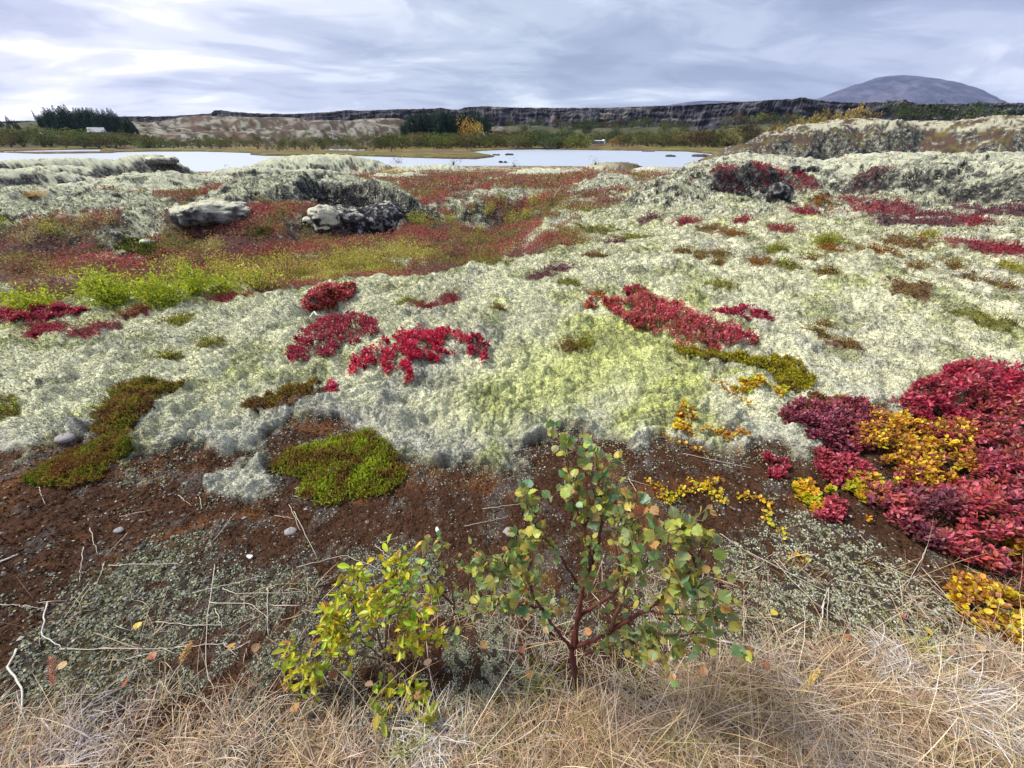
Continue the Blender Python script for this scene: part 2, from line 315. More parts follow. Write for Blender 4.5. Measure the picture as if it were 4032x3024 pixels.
# broken lava plates: outline, rise in metres
PLATES = [(MIDMOSS[0], .24), (MIDMOSS[1], .40), (MIDMOSS[2], .2), (MIDMOSS[3], .3), (MIDMOSS[5], .15),
    (mpx((2470, 770), (2540, 705), (2800, 668), (3120, 684), (3330, 726), (3260, 760), (3130, 768), (3080, 742), (2930, 742), (2820, 752), (2760, 786), (2600, 800), z=.25), .30),
    (mpx((3330, 790), (3400, 716), (3640, 690), (3840, 716), (3850, 770), (3640, 812), (3440, 806), z=.2), .27), (mpx((3880, 800), (3910, 742), (4050, 722), (4500, 750), (4500, 850), (4000, 832), z=.2), .27),
    (mpx((3420, 690), (3560, 655), (3900, 632), (4500, 630), (4500, 715), (3950, 712), (3720, 684), z=.45), .12), (mpx((2560, 668), (2700, 640), (2900, 628), (3150, 640), (3050, 664), (2800, 660), z=.3), .2),
    (np.array([((a-2016)*b/1827., b) for a, b in ((2890, 37), (3060, 38), (3250, 39), (3440, 41), (3500, 52), (3200, 54), (2950, 46))]), .28), (np.array([((a-2016)*b/1827., b) for a, b in ((3300, 37), (3420, 36), (3600, 38), (3560, 43), (3380, 43))]), .3), (np.array([((a-2016)*b/1827., b) for a, b in ((3700, 40), (3900, 38), (4200, 40), (4100, 46), (3800, 47))]), .3),
    (np.array([((a-2016)*b/1827., b) for a, b in ((430, 72), (560, 68), (700, 74), (650, 84), (450, 84))]), .35), (mpx((820, 700), (880, 684), (1100, 674), (1140, 684), (980, 704), z=-.6), .15), (mpx((560, 652), (640, 640), (800, 640), (760, 656), z=-1.2), .2)]
def moss_sd(x, y):
    w = .05+.02*np.hypot(x, y)
    s = sdist(MOSS, x, y)
    for p in MOSS2: s = np.maximum(s, sdist(p, x, y))
    return s+w*(1.3*pn(x*2.2, y*2.2, 41)+.9*pn(x*6, y*6, 42)+.5*pn(x*17, y*17, 43))
def gdip(x, y):
    z = np.zeros_like(x)
    for px, py, w, h, d in DIPS:
        c = onz(px, py, .06); k = -(CZ-.06)/ray(px, py)[2]; e = onz(px, py-h, .06)
        rx = w*k; ry = max(np.hypot(*(e-c))*1.0, .05)
        a = math.atan2(c[0], c[1]); dx = (x-c[0]); dy = (y-c[1]); u = dx*math.cos(a)-dy*math.sin(a); v = dx*math.sin(a)+dy*math.cos(a)
        z = np.maximum(z, d*np.exp(-((u/rx)**2+(v/ry)**2)**1.3))
    return z
def H(x, y, full=False):
    x = np.asarray(x, float); y = np.asarray(y, float); r = np.hypot(x, y)
    z = np.interp(r, PR, PZ)
    near = r < 120
    z += .05*pn(x*.45, y*.45, 1)*sst(r, .5, 3)+.25*fbm(x*.06, y*.06, 2, 3)*sst(r, 14, 50)*(1-sst(r, 100, 140))
    z += .30*sst(x, .8, 5)*sst(y, 2.5, 7)*(1-sst(r, 30, 60))+.10*sst(r, 1.7, 3.0)*(1-sst(r, 6, 9))
    hs = sdist(HOLLOW, x, y)+.35*pn(x*.7, y*.7, 5); hol = sst(hs, -.15, 1.5)
    z -= .78*hol*(1+.25*pn(x*.8, y*.8, 6))
    rel = np.zeros_like(z)
    for hx, hy, hz, rx, ry, p in HW+FHW:
        a = math.atan2(hx, hy); rr = math.hypot(hx, hy)
        dx = x-hx; dy = y-hy
        u = (dx*math.cos(a)-dy*math.sin(a))/rx; v = (dx*math.sin(a)+dy*math.cos(a))/ry
        m = (abs(u) < 1.7) & (abs(v) < 1.7)
        if not m.any(): continue
        xm, ym = x[m], y[m]; sc = 1/(rx*.35)
        w = 1+.35*pn(xm*sc, ym*sc, int(rr))+.18*pn(xm*sc*3, ym*sc*3, int(rr)+1)
        q = (abs(u[m]))**p+(abs(v[m]))**p
        b = np.interp(rr, PR, PZ)-(0.6 if rr < 17 and hx < 0 else .15)
        s = 1-sst(q*w, .0, 1.15); 
        zz = (hz-b)*s+b
        new = np.maximum(z[m], np.where(s > .01, zz, -99))
        rel[m] = np.maximum(rel[m], np.clip((new-z[m])/(.25+.15*(hz-b)), 0, 1)); z[m] = new
    for P, up in PLATES:
        c = P.mean(0); R = np.hypot(*(P-c).T).max()+1.5; k = np.hypot(x-c[0], y-c[1]) < R
        if k.any():
            xk, yk = x[k], y[k]; s = sdist(P, xk, yk)+.28*pn(xk*1.1, yk*1.1, 401)+.16*abs(pn(xk*3.1, yk*3.1, 402))-.05
            rs = np.maximum(np.hypot(xk, yk)/13, 1)
            crack = .5*up*(1-sst(abs(pn(xk*.75, yk*.75, 403)), .0, .07))*sst(s, .1, .5)
            z[k] += up*(.7*sst(s/rs, -.14, .42)+.3*sst(s, .2, 1.6))-crack; rel[k] = np.maximum(rel[k], .6*sst(s, .0, .2))
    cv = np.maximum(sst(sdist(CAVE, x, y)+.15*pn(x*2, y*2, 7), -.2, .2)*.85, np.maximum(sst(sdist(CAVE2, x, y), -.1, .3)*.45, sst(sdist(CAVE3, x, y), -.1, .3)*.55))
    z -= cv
    # lake bed and banks
    far = r > 118; lw = np.zeros_like(z)
    if far.any():
        xf, yf, rf = x[far], y[far], r[far]
        s = np.full(xf.shape, -1e9)
        for W in WATER: s = np.maximum(s, sdist(W, xf, yf))
        s = s+.9*pn(xf*.05, yf*.05, 9)+.6*pn(xf*.3, yf*.3, 8)*sst(rf, 150, 200)
        land = z[far]+.35*pn(xf*.06, yf*.06, 3)*sst(rf, 200, 300)+sst(rf, 480, 600)*(2.6*(.5-abs(fbm(xf*.018, yf*.018, 4, 4))))
        bank = np.minimum(LAKE+np.clip(-s*.42, -1.0, .75), 1e9)
        t = sst(-s, 2, 22)
        zf = np.where(rf > 150, np.where(s > -22, lerp(bank, np.maximum(land, LAKE+.5), t), land), np.where(s > 0, np.minimum(land, lerp(land, LAKE-.8, sst(rf, 132, 150))), land))
        z[far] = zf; lw[far] = s
    if not full: return z+fine(x, y, r, rel, hol)[0]
    f, ms = fine(x, y, r, rel, hol)
    return z+f, dict(r=r, rel=rel, hol=hol, cave=cv, water=lw, moss=ms, hs=hs)
def mossmask(x, y, r, rel, hol):
    hs_ = sdist(HOLLOW, x, y)
    nearm = sst(moss_sd(x, y)/(.03+.03*r), -.5, .5)
    n = fbm(x*.35, y*.5, 21, 4)
    n5 = fbm(x*1.3, y*1.7, 22, 3)
    mid = sst(rel*.8+.55*n+.45*n5+.25*pn(x*4, y*5, 23)-.22+.20*sst(x, 2, 7)*(1-sst(y, 32, 38)), 0, .12)
    mid = np.maximum(mid, sst(.6*n+.5*n5-.08+.35*sst(x, 2, 7)*(1-sst(y, 32, 38)), 0, .12)*(1-hol))
    for P in MIDMOSS:
        c = P.mean(0); R = np.hypot(*(P-c).T).max()+3; k = np.hypot(x-c[0], y-c[1]) < R
        if k.any(): mid[k] = np.maximum(mid[k], sst(sdist(P, x[k], y[k])/(.02*r[k])+1.2*n5[k]+.6*pn(x[k]*4, y[k]*5, 24)+.2, 0, .5))
    midw = sst(r, 6.3, 7.3)*(1-sst(sdist(MOSS, x, y), .0, .5))
    m = lerp(nearm, mid, midw)
    m = np.maximum(m*(1-.97*sst(hol, .3, .7)*(1-sst(rel, .05, .3))*(1-sst(n, .33, .4))), mid*sst(y, 11, 12)*sst(rel, .02, .15)*(1-sst(hs_, .3, 1.2)*(1-sst(rel, .2, .5))))
    return m*(1-sst(r, 125, 140)*(1-sst(rel, .15, .4)))
def fine(x, y, r, rel, hol):
    ms = mossmask(x, y, r, rel, hol)
    e = lambda a, b: (1-sst(r, a, b))
    w1 = pn(x*1.1, y*1.1, 60)*.4; w2 = pn(x*1.1, y*1.1, 61)*.4
    xs, ys = x+w1*.3, y+w2*.3
    cush = .062*(abs(pn(xs*3.3, ys*3.7, 30))-.2)*e(25, 60)
    cush += .052*(abs(pn(xs*7.5, ys*8.5, 31))-.2)*e(12, 25)
    cush += .022*(abs(pn(xs*17, ys*19, 32))-.2)*e(5, 9)
    cush += .012*(abs(pn(x*38, y*40, 33))-.2)*e(2.5, 4.5)
    cush += .17*(abs(pn(xs*.8, ys*1.1, 34))-.2)*sst(r, 7, 13)*e(90, 130)+.12*(abs(pn(xs*2.0, ys*2.6, 35))-.2)*sst(r, 5, 10)*e(60, 100)
    dip = gdip(x, y)*e(8, 10)
    z = ms*(cush*1.15+.028*e(6, 9))-dip
    nm = 1-ms
    soil = .010*pn(x*9, y*9, 36)+.006*pn(x*24, y*24, 37)*e(4, 7)+.004*pn(x*60, y*60, 38)*e(2.2, 4)
    heath = (.09*abs(fbm(x*2.6, y*2.6, 39, 3))+.03*pn(x*9, y*9, 44)*e(15, 30))*sst(r, 4, 6)*e(100, 140)
    return z+nm*(soil*e(5, 7)+heath)*(1-.0*hol), ms
# ---------------------------------------------------------------- ground sheet
COLS = dict(moss=(.48, .49, .33), mossy=(.42, .46, .14), mosslav=(.35, .355, .32), mossc=(.53, .52, .38), soil=(.050, .024, .013), rust=(.12, .052, .020), grit=(.070, .056, .050),
            lich=(.045, .042, .034), lichy=(.05, .05, .028), litter=(.11, .07, .04), hbrown=(.105, .06, .036), hred=(.21, .055, .05), holive=(.12, .11, .03), hpurp=(.11, .06, .06), black=(.018, .018, .02),
            shore=(.15, .125, .035), wood=(.05, .055, .025), lava=(.26, .24, .21), lavab=(.070, .046, .036))
K = {k: np.array(v) for k, v in COLS.items()}
def mixa(a, b, t): return a+(b-a)*t[..., None]
YELLOW = mpx((1900, 1500), (2250, 1300), (2700, 1250), (2900, 1400), (2700, 1650), (2300, 1720), (1900, 1750), (1700, 1640))
BRIGHTH = mpx((-500, 1290), (0, 1230), (150, 1180), (700, 1150), (850, 1090), (1300, 1080), (1700, 960), (1600, 900), (1100, 1020), (700, 1050), (350, 1090), (-500, 1180), z=-.5)
# small patches of heath on the pale moss: picture column, row, half width, half height, kind
PATCH = [(830, 1352, 55, 22, 'o'), (660, 1404, 55, 16, 'o'), (1130, 1560, 120, 40, 'b'), (905, 1175, 80, 14, 'r'), (545, 1235, 45, 16, 'r'), (530, 1245, 60, 12, 'b'), (180, 1300, 70, 30, 'r'), (370, 1295, 90, 22, 'r'), (700, 1265, 60, 10, 'o'), (0, 1610, 60, 36, 'o'), (720, 1262, 40, 10, 'o'),
 (2847, 1121, 60, 22, 'o'), (2822, 1004, 50, 8, 'b'), (2980, 1039, 55, 9, 'g'), (3100, 1039, 50, 7, 'o'), (3262, 1064, 42, 9, 'b'), (3585, 1134, 80, 38, 'b'), (3562, 957, 85, 22, 'b'), (3619, 1052, 45, 9, 'b'), (3740, 1042, 50, 9, 'b'), (3898, 1115, 100, 12, 'b'), (3880, 1262, 130, 26, 'o'), (3990, 1058, 60, 22, 'y'),
 (3271, 979, 60, 10, 'g'), (3328, 1355, 70, 22, 'b'), (3225, 1312, 50, 7, 'b'), (3250, 1280, 50, 12, 'b'), (3850, 968, 130, 18, 'r'), (3990, 985, 80, 18, 'r'), (2885, 925, 55, 14, 'g'), (2760, 1010, 30, 7, 'b'), (2700, 995, 50, 7, 'b'), (3060, 968, 45, 10, 'o'), (2830, 1040, 35, 8, 'b'), (3200, 1020, 40, 7, 'b'), (3450, 985, 90, 8, 'g'),
 (2200, 1062, 60, 16, 'p'), (2130, 1090, 60, 14, 'p'), (2240, 1118, 55, 12, 'o'), (1930, 1030, 90, 14, 'o'), (1600, 1175, 60, 16, 'o'), (1960, 1212, 40, 12, 'b'), (1680, 1210, 60, 14, 'r'), (1770, 1190, 45, 20, 'r'), (2330, 1158, 60, 9, 'b'), (2500, 1150, 40, 8, 'g'), (2240, 1362, 50, 20, 'b'), (2300, 1355, 38, 28, 'o'), (2350, 1000, 70, 10, 'b'), (2500, 940, 90, 16, 'o'), (2330, 905, 110, 18, 'o'), (2420, 955, 60, 9, 'p'),
 (2920, 870, 36, 22, 'r'), (3070, 905, 60, 12, 'r'), (2700, 880, 60, 12, 'r'), (2560, 860, 50, 10, 'p'), (2800, 900, 60, 14, 'b'), (3500, 820, 150, 20, 'r'), (3350, 790, 90, 10, 'r'), (3700, 850, 110, 18, 'p'), (3560, 878, 130, 18, 'p'), (3820, 870, 70, 14, 'r'), (3170, 835, 60, 14, 'r'), (3900, 830, 120, 16, 'p'), (3230, 800, 50, 8, 'g'), (3090, 690, 60, 10, 'r'), (3150, 720, 70, 14, 'r'), (3000, 660, 60, 8, 'r'), (2860, 700, 60, 7, 'r'), (3650, 930, 40, 9, 'y'), (3420, 700, 60, 10, 'p'), (3700, 880, 60, 14, 'p')]
PKC = dict(o=(.095, .095, .02), b=(.10, .05, .025), r=(.16, .03, .04), g=(.17, .075, .02), p=(.10, .045, .055), y=(.20, .18, .04))
def px_ground(px, py):
    """first meeting of a sight line with the ground"""
    d = ray(px, py); d = d/np.linalg.norm(d); t = np.concatenate([np.linspace(.8, 12, 1200), np.geomspace(12, 2500, 2600)])
    P = np.array([0, 0, CZ])+d*t[:, None]; h = H(P[:, 0], P[:, 1]); b = P[:, 2] < h
    i = int(np.argmax(b)) if b.any() else -1
    return np.array([P[i, 0], P[i, 1], h[i]])
PW = []
for px, py, w, h, k in PATCH:
    g = px_ground(px, py); r = math.hypot(g[0], g[1]); sc = np.linalg.norm(g-np.array([0, 0, CZ]))/np.linalg.norm(ray(px, py))
    ry = min(h*sc*(r/max(.35, CZ-g[2]))*.9, w*sc*1.6)
    PW.append((g[0], g[1], w*sc, max(ry, .04), k))
def patch_field(x, y, p):
    cx, cy, rx, ry, k = p; a = math.atan2(cx, cy); dx, dy = x-cx, y-cy
    u = (dx*math.cos(a)-dy*math.sin(a))/rx; v = (dx*math.sin(a)+dy*math.cos(a))/ry
    return 1-np.sqrt(u*u+v*v)
def cover(x, y, z, q):
    r = q['r']; ms = q['moss']; n1 = fbm(x*.6, y*.6, 71, 3); n2 = fbm(x*2.2, y*2.2, 72, 3); n3 = pn(x*11, y*11, 73); n4 = pn(x*31, y*31, 74)
    e = 1-sst(r, 5, 9)
    # moss colours
    m = mixa(np.broadcast_to(K['moss'], x.shape+(3,)), K['mossc'], sst(x, .5, 6)*.55+.3*sst(n1, 0, .5))
    m = mixa(m, K['mosslav'], sst(n2+.3*n1, .05, .6)*.55)
    m = mixa(m, K['mosslav'], sst(-moss_sd(x, y), -.40, -.03)*.6*(1-sst(r, 3, 4.5)))
    yl = sst(sdist(YELLOW, x, y)+.25*n2, -.25, .5)
    m = mixa(m, K['mossy'], np.clip(yl*.75+sst(n2-.5*n1, .1, .6)*.55*(1-sst(r, 9, 20)), 0, .9))
    m = m*(1+.10*n3*e+.14*n4*(1-sst(r, 2.5, 4.5))+.10*pn(x*4.3, y*5, 75))[..., None]
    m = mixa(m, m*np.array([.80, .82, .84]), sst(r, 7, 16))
    # dead moss colour in seams and patches, painted as shade between the ripples
    w = .25*n2; ck = 1-sst(abs(pn(x*1.7+w, y*4.6+w, 171)), .0, .085); ck2 = 1-sst(abs(pn(x*4.8+w, y*11+w, 172)), .0, .10); ck3 = 1-sst(abs(pn(x*12, y*24, 173)), .0, .14)
    cs = np.maximum(np.maximum(ck*sst(r, 3, 6), ck2*(1-sst(r, 12, 24))*.9), ck3*(1-sst(r, 4.5, 8))*.8)*sst(n3*.3+n2+.45, 0, .5)
    m = mixa(m, np.array([.12, .12, .095]), np.clip(cs*.75+.35*sst(n2+.6*pn(x*3, y*6, 174), .25, .7), 0, .85))
    # soil, lichen crust, litter
    s = mixa(np.broadcast_to(K['soil'], x.shape+(3,)), K['rust'], sst(n2+.5*pn(x*5, y*9, 76), .1, .7)*.8)
    s = mixa(s, K['grit'], sst(pn(x*7, y*7, 77)+.6*n4+.3*n2, .15, .6)*.8)
    li = sst(sdist(LICH, x, y)+.16*n2+.08*n3, -.12, .15)*sst(n3*.6+n2*.7+.35, -.2, .35)
    s = mixa(s, mixa(np.broadcast_to(K['lich'], x.shape+(3,)), K['lichy'], sst(n2, 0, .5)), li*.8)
    gr = sst(sdist(GRASSB, x, y)+.08*n2, -.08, .10); s = mixa(s, K['litter'], gr*.8)
    # heath
    hn = fbm(x*.5, y*.8, 78, 3)+.35*fbm(x*2.5, y*2.5, 79, 2); hm = fbm(x*.45, y*.7, 80, 3)+.4*n2
    h = mixa(np.broadcast_to(K['hbrown'], x.shape+(3,)), K['hred'], sst(hn, .12, .45)*.85)
    h = mixa(h, K['holive'], sst(hm, .05, .35)*.9)
    h = mixa(h, K['hpurp'], sst(-hn-.2*hm, .25, .6)*.8)
    bh = sst(sdist(BRIGHTH, x, y)+.7*n2, -.4, .6); h = mixa(h, mixa(np.broadcast_to(np.array([.20, .165, .04]), x.shape+(3,)), np.array([.24, .26, .035]), sst(n1, -.1, .4)), bh*.9)
    hw = sst(r, 3.8, 4.4)*sst(-moss_sd(x, y), -.1, .1)
    hw = np.maximum(hw, sst(r, 5.5, 6.5)); c = mixa(s, h, np.where(y > 2.6, hw, 0))
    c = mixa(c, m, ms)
    for p in PW:
        mm = (abs(x-p[0]) < max(p[2], p[3])*1.8+.2) & (abs(y-p[1]) < max(p[2], p[3])*1.8+.2)
        if mm.any():
            f = sst(patch_field(x[mm], y[mm], p)+.45*pn(x[mm]/p[2]*2.5, y[mm]/p[2]*2.5, 81)+.25*n3[mm], -.1, .25); c[mm] = mixa(c[mm], np.array(PKC[p[4]]), f*.9)
    # right-hand ridge is heath with lava showing; holes are lava painted black for the shade inside
    rd = sst(y, 30, 36)*sst(x, 12, 20)*(1-sst(r, 80, 100)); c = mixa(c, mixa(mixa(np.broadcast_to(K['lavab'], x.shape+(3,)), K['holive'], sst(hm, .1, .4)*.6), K['mossc']*.62, sst(n1+.7*n2-.25+.9*sst(z, 1.4, 2.4), .25, .6)), rd)
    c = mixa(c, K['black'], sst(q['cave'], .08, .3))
    # beyond the water
    far = sst(r, 128, 146); f1 = fbm(x*.02, y*.03, 82, 4); f2 = fbm(x*.09, y*.09, 83, 3)
    sh = mixa(np.broadcast_to(K['shore'], x.shape+(3,)), np.array([.07, .075, .022]), sst(f2, -.3, .1)*.9); sh = mixa(sh, np.array([.11, .06, .04]), sst(f1+.5*f2, .0, .3)*.8)
    hill = mixa(np.broadcast_to(K['lavab'], x.shape+(3,)), K['lava'], .9*sst(f1*.5+f2*.6+.7*pn(x*.11, y*.20, 84)+.35*pn(x*.25, y*.24, 88)+.10*(x/np.maximum(r, 1) < -.05), -.05, .55))
    hill = hill*np.array([.88, .98, .92]); hill = mixa(hill, np.array([.10, .045, .035]), sst(fbm(x*.03, y*.03, 86, 2), .2, .5)*.5)
    hill = mixa(hill, K['wood'], np.maximum(sst(x/np.maximum(r, 1), -.06, .02)*.85, 1-sst(x/np.maximum(r, 1), -.68, -.60)))
    b = mixa(sh, hill, sst(r, 430, 490)); b = mixa(b, np.array([.03, .025, .016]), 1-sst(z, LAKE+.1, LAKE+.5))
    return np.clip(mixa(c, b, far), .004, .9)
def terrain():
    r = np.concatenate([[.04, .1, .18, .26], np.arange(.33, 2.6, .0065), 2.6*np.exp(np.arange(1, 400)*.0062), 2.6*math.exp(399*.0062)*np.exp(np.arange(1, 500)*.0078), np.geomspace(1600, 12000, 20)])
    n = 1150; u = np.linspace(-1, 1, n); A = np.interp(r, [.3, 1, 2, 5, 20, 4e4], np.radians([88, 84, 70, 58, 53, 53]))
    th = A[:, None]*u[None]
    ex = np.linspace(0, 1, 26)[1:]; right = A[:, None]+(math.pi-A[:, None])*ex[None]**1.3
    th = np.concatenate([th, right, -right[:, ::-1][:, 1:]], 1); m = th.shape[1]
    X = r[:, None]*np.sin(th); Y = r[:, None]*np.cos(th); X, Y = X.ravel(), Y.ravel()
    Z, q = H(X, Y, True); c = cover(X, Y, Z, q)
    # bare black lava with white lichen specks wherever the ground is too steep for moss
    R2 = r[:, None]+0*th; Zg = Z.reshape(R2.shape); gr = np.gradient(Zg, axis=0)/np.gradient(R2, axis=0); ga = np.zeros_like(Zg); ga[:, 1:-1] = (Zg[:, 2:]-Zg[:, :-2])/(np.maximum(abs(th[:, 2:]-th[:, :-2]), 1e-4)*R2[:, 1:-1])
    sl = np.clip(np.hypot(gr, ga), 0, 6).ravel(); st = sst(sl+.35*pn(X*3, Y*3, 405), .66, 1.12)*sst(q['r'], 8.5, 11)*(1-sst(q['r'], 90, 120)); spk = sst(pn(X*9, Z*14, 406)+.6*pn(X*23, Z*30, 407), .35, .5)
    st = np.concatenate([st, [0]])
    V = np.stack([X, Y, Z], 1); V = np.vstack([V, [[0, 0, float(Z[0])]]]); c = np.vstack([c, c[:1]])
    i = np.arange(len(r)-1)[:, None]*m; j = np.arange(m)[None]; k = (j+1) % m
    Q = np.stack([i+j, i+m+j, i+m+k, i+k], -1).reshape(-1, 4)[:, ::-1]
    T = np.stack([np.arange(m), (np.arange(m)+1) % m, np.full(m, len(V)-1)], -1)
    g, t, b = base_mat('ground_cover', .95, .12)
    a = t.nodes.new('ShaderNodeAttribute'); a.attribute_name = 'col'
    cd = t.nodes.new('ShaderNodeTexCoord'); L = t.links.new
    def nz(scale, det, ro=.6):
        x = t.nodes.new('ShaderNodeTexNoise'); L(cd.outputs['Object'], x.inputs[0]); x.inputs['Scale'].default_value = scale; x.inputs['Detail'].default_value = det; x.inputs['Roughness'].default_value = ro; return x.outputs[0]
    f1 = nz(130, 3, .7); f2 = nz(22, 4, .65); f3 = nz(2.6, 5, .65)
    f = mth(t, 'ADD', mth(t, 'MULTIPLY', f1, 1.2), mth(t, 'ADD', mth(t, 'MULTIPLY', f2, .9), mth(t, 'MULTIPLY', f3, .45)))
    v = t.nodes.new('ShaderNodeVectorMath'); v.operation = 'SCALE'; L(a.outputs['Color'], v.inputs[0])
    L(mth(t, 'MAXIMUM', mth(t, 'SUBTRACT', mth(t, 'MULTIPLY', f, 1.9), 1.43), .35), v.inputs['Scale']); 
    sa = t.nodes.new('ShaderNodeAttribute'); sa.attribute_name = 'steep'; l1 = nz(3.2, 5, .7); l2 = nz(11, 4, .75)
    lc = ramp(t, mth(t, 'ADD', mth(t, 'MULTIPLY', l1, .55), mth(t, 'MULTIPLY', l2, .45)), [(.40, (.012, .012, .014)), (.50, (.05, .05, .048)), (.56, (.19, .195, .15)), (.64, (.42, .42, .34))])
    sf = mth(t, 'MULTIPLY', mth(t, 'ADD', sa.outputs['Fac'], mth(t, 'MULTIPLY', mth(t, 'SUBTRACT', l1, .5), 1.6)), 1.6, True)
    L(mixc(t, mth(t, 'MULTIPLY', sf, mth(t, 'MULTIPLY', sa.outputs['Fac'], 3.0, True)), v.outputs[0], lc), b.inputs['Base Color'])
    hh = mth(t, 'ADD', mth(t, 'MULTIPLY', f1, .010), mth(t, 'MULTIPLY', f2, .045)); hh = mth(t, 'ADD', hh, mth(t, 'MULTIPLY', f3, .10))
    bn = t.nodes.new('ShaderNodeBump'); bn.inputs['Strength'].default_value = .8; bn.inputs['Distance'].default_value = 1.0; L(hh, bn.inputs['Height']); L(bn.outputs[0], b.inputs['Normal'])
    o = mk('ground', V, [Q, T], g, col=c, smooth=True); tag(o, kind='structure'); at = o.data.attributes.new('steep', 'FLOAT', 'POINT'); at.data.foreach_set('value', st.astype(np.float32))
import time; _t = time.time()
terrain(); print('terrain', time.time()-_t)
# ---------------------------------------------------------------- water
def lake():
    m, t, b = base_mat('lake_water', .30, .9); b.inputs['Base Color'].default_value = (.34, .39, .46, 1); b.inputs['IOR'].default_value = 1.33
    cd = t.nodes.new('ShaderNodeTexCoord'); mp = t.nodes.new('ShaderNodeMapping'); mp.inputs['Scale'].default_value = (1, .7, 1); t.links.new(cd.outputs['Object'], mp.inputs[0])
    w = t.nodes.new('ShaderNodeTexNoise'); t.links.new(mp.outputs[0], w.inputs[0]); w.inputs['Scale'].default_value = .9; w.inputs['Detail'].default_value = 4
    w2 = t.nodes.new('ShaderNodeTexNoise'); t.links.new(cd.outputs['Object'], w2.inputs[0]); w2.inputs['Scale'].default_value = .012; w2.inputs['Detail'].default_value = 2
    bn = t.nodes.new('ShaderNodeBump'); bn.inputs['Distance'].default_value = .35
    sx = t.nodes.new('ShaderNodeSeparateXYZ'); t.links.new(cd.outputs['Object'], sx.inputs[0])
    calm = mth(t, 'MULTIPLY', mth(t, 'ADD', mth(t, 'MULTIPLY', sx.outputs[0], .004), .35), .6, True)   # wind reaches the open right-hand water
    t.links.new(mth(t, 'MAXIMUM', calm, .04), bn.inputs['Strength'])
    t.links.new(w.outputs[0], bn.inputs['Height']); t.links.new(bn.outputs[0], b.inputs['Normal'])
    n = 24; xs = np.linspace(-900, 700, n); ys = np.linspace(118, 520, n); X, Y = np.meshgrid(xs, ys)
    i = np.arange(n-1)[:, None]*n+np.arange(n-1)[None]; Q = np.stack([i, i+1, i+n+1, i+n], -1).reshape(-1, 4)
    o = mk('lake_water', np.stack([X.ravel(), Y.ravel(), np.full(n*n, LAKE)], 1), [Q], m); tag(o, kind='structure')
lake()
# ---------------------------------------------------------------- rift cliff, mountain, far hill
CL = np.array([(-900, 486), (-300, 482), (0, 478), (100, 475), (190, 478), (240, 465), (330, 460), (480, 458), (650, 458), (750, 452), (830, 446), (842, 436), (870, 433), (915, 440), (1010, 446), (1150, 449), (1300, 441), (1370, 433), (1420, 436), (1560, 430), (1690, 428), (1735, 424), (1770, 431), (1800, 432), (1830, 422), (1900, 418), (2010, 422), (2090, 424), (2200, 425), (2400, 424), (2600, 416), (2700, 414), (2800, 408), (2900, 402), (3050, 393), (3130, 388), (3168, 383), (3200, 392), (3280, 400), (3400, 405), (3450, 402), (3520, 398), (3565, 391), (3582, 402), (3640, 408), (3800, 408), (3855, 400), (3880, 404), (4032, 406), (4300, 404), (5200, 400)], float)
def rockmat(name, c0, c1, c2, sc, vertical, bumpd, moss=None):
    m, t, b = base_mat(name, .95, .1); cd = t.nodes.new('ShaderNodeTexCoord'); mp = t.nodes.new('ShaderNodeMapping'); mp.inputs['Scale'].default_value = (1, 1, vertical); t.links.new(cd.outputs['Object'], mp.inputs[0])
    def nz(s, d):
        n = t.nodes.new('ShaderNodeTexNoise'); t.links.new(mp.outputs[0], n.inputs[0]); n.inputs['Scale'].default_value = s; n.inputs['Detail'].default_value = d; n.inputs['Roughness'].default_value = .68; return n.outputs[0]
    a = nz(sc, 6); c = ramp(t, a, [(.36, c0), (.5, c1), (.66, c2)])
    if moss:
        g = t.nodes.new('ShaderNodeNewGeometry'); s = t.nodes.new('ShaderNodeSeparateXYZ'); t.links.new(g.outputs['Normal'], s.inputs[0])
        f = mth(t, 'ADD', mth(t, 'MULTIPLY', s.outputs[2], 1.0), mth(t, 'MULTIPLY', mth(t, 'SUBTRACT', nz(sc*.5, 4), .5), 2.4))
        f = mth(t, 'MULTIPLY', mth(t, 'SUBTRACT', f, moss[1]), 5.0, True); mc = ramp(t, nz(sc*2.5, 4), [(.3, tuple(np.array(moss[0])*.6)), (.6, moss[0])])
        c = mixc(t, f, c, mc)
    t.links.new(c, b.inputs['Base Color'])
    bn = t.nodes.new('ShaderNodeBump'); bn.inputs['Distance'].default_value = bumpd; t.links.new(nz(sc*1.7, 6), bn.inputs['Height']); t.links.new(bn.outputs[0], b.inputs['Normal'])
    return m
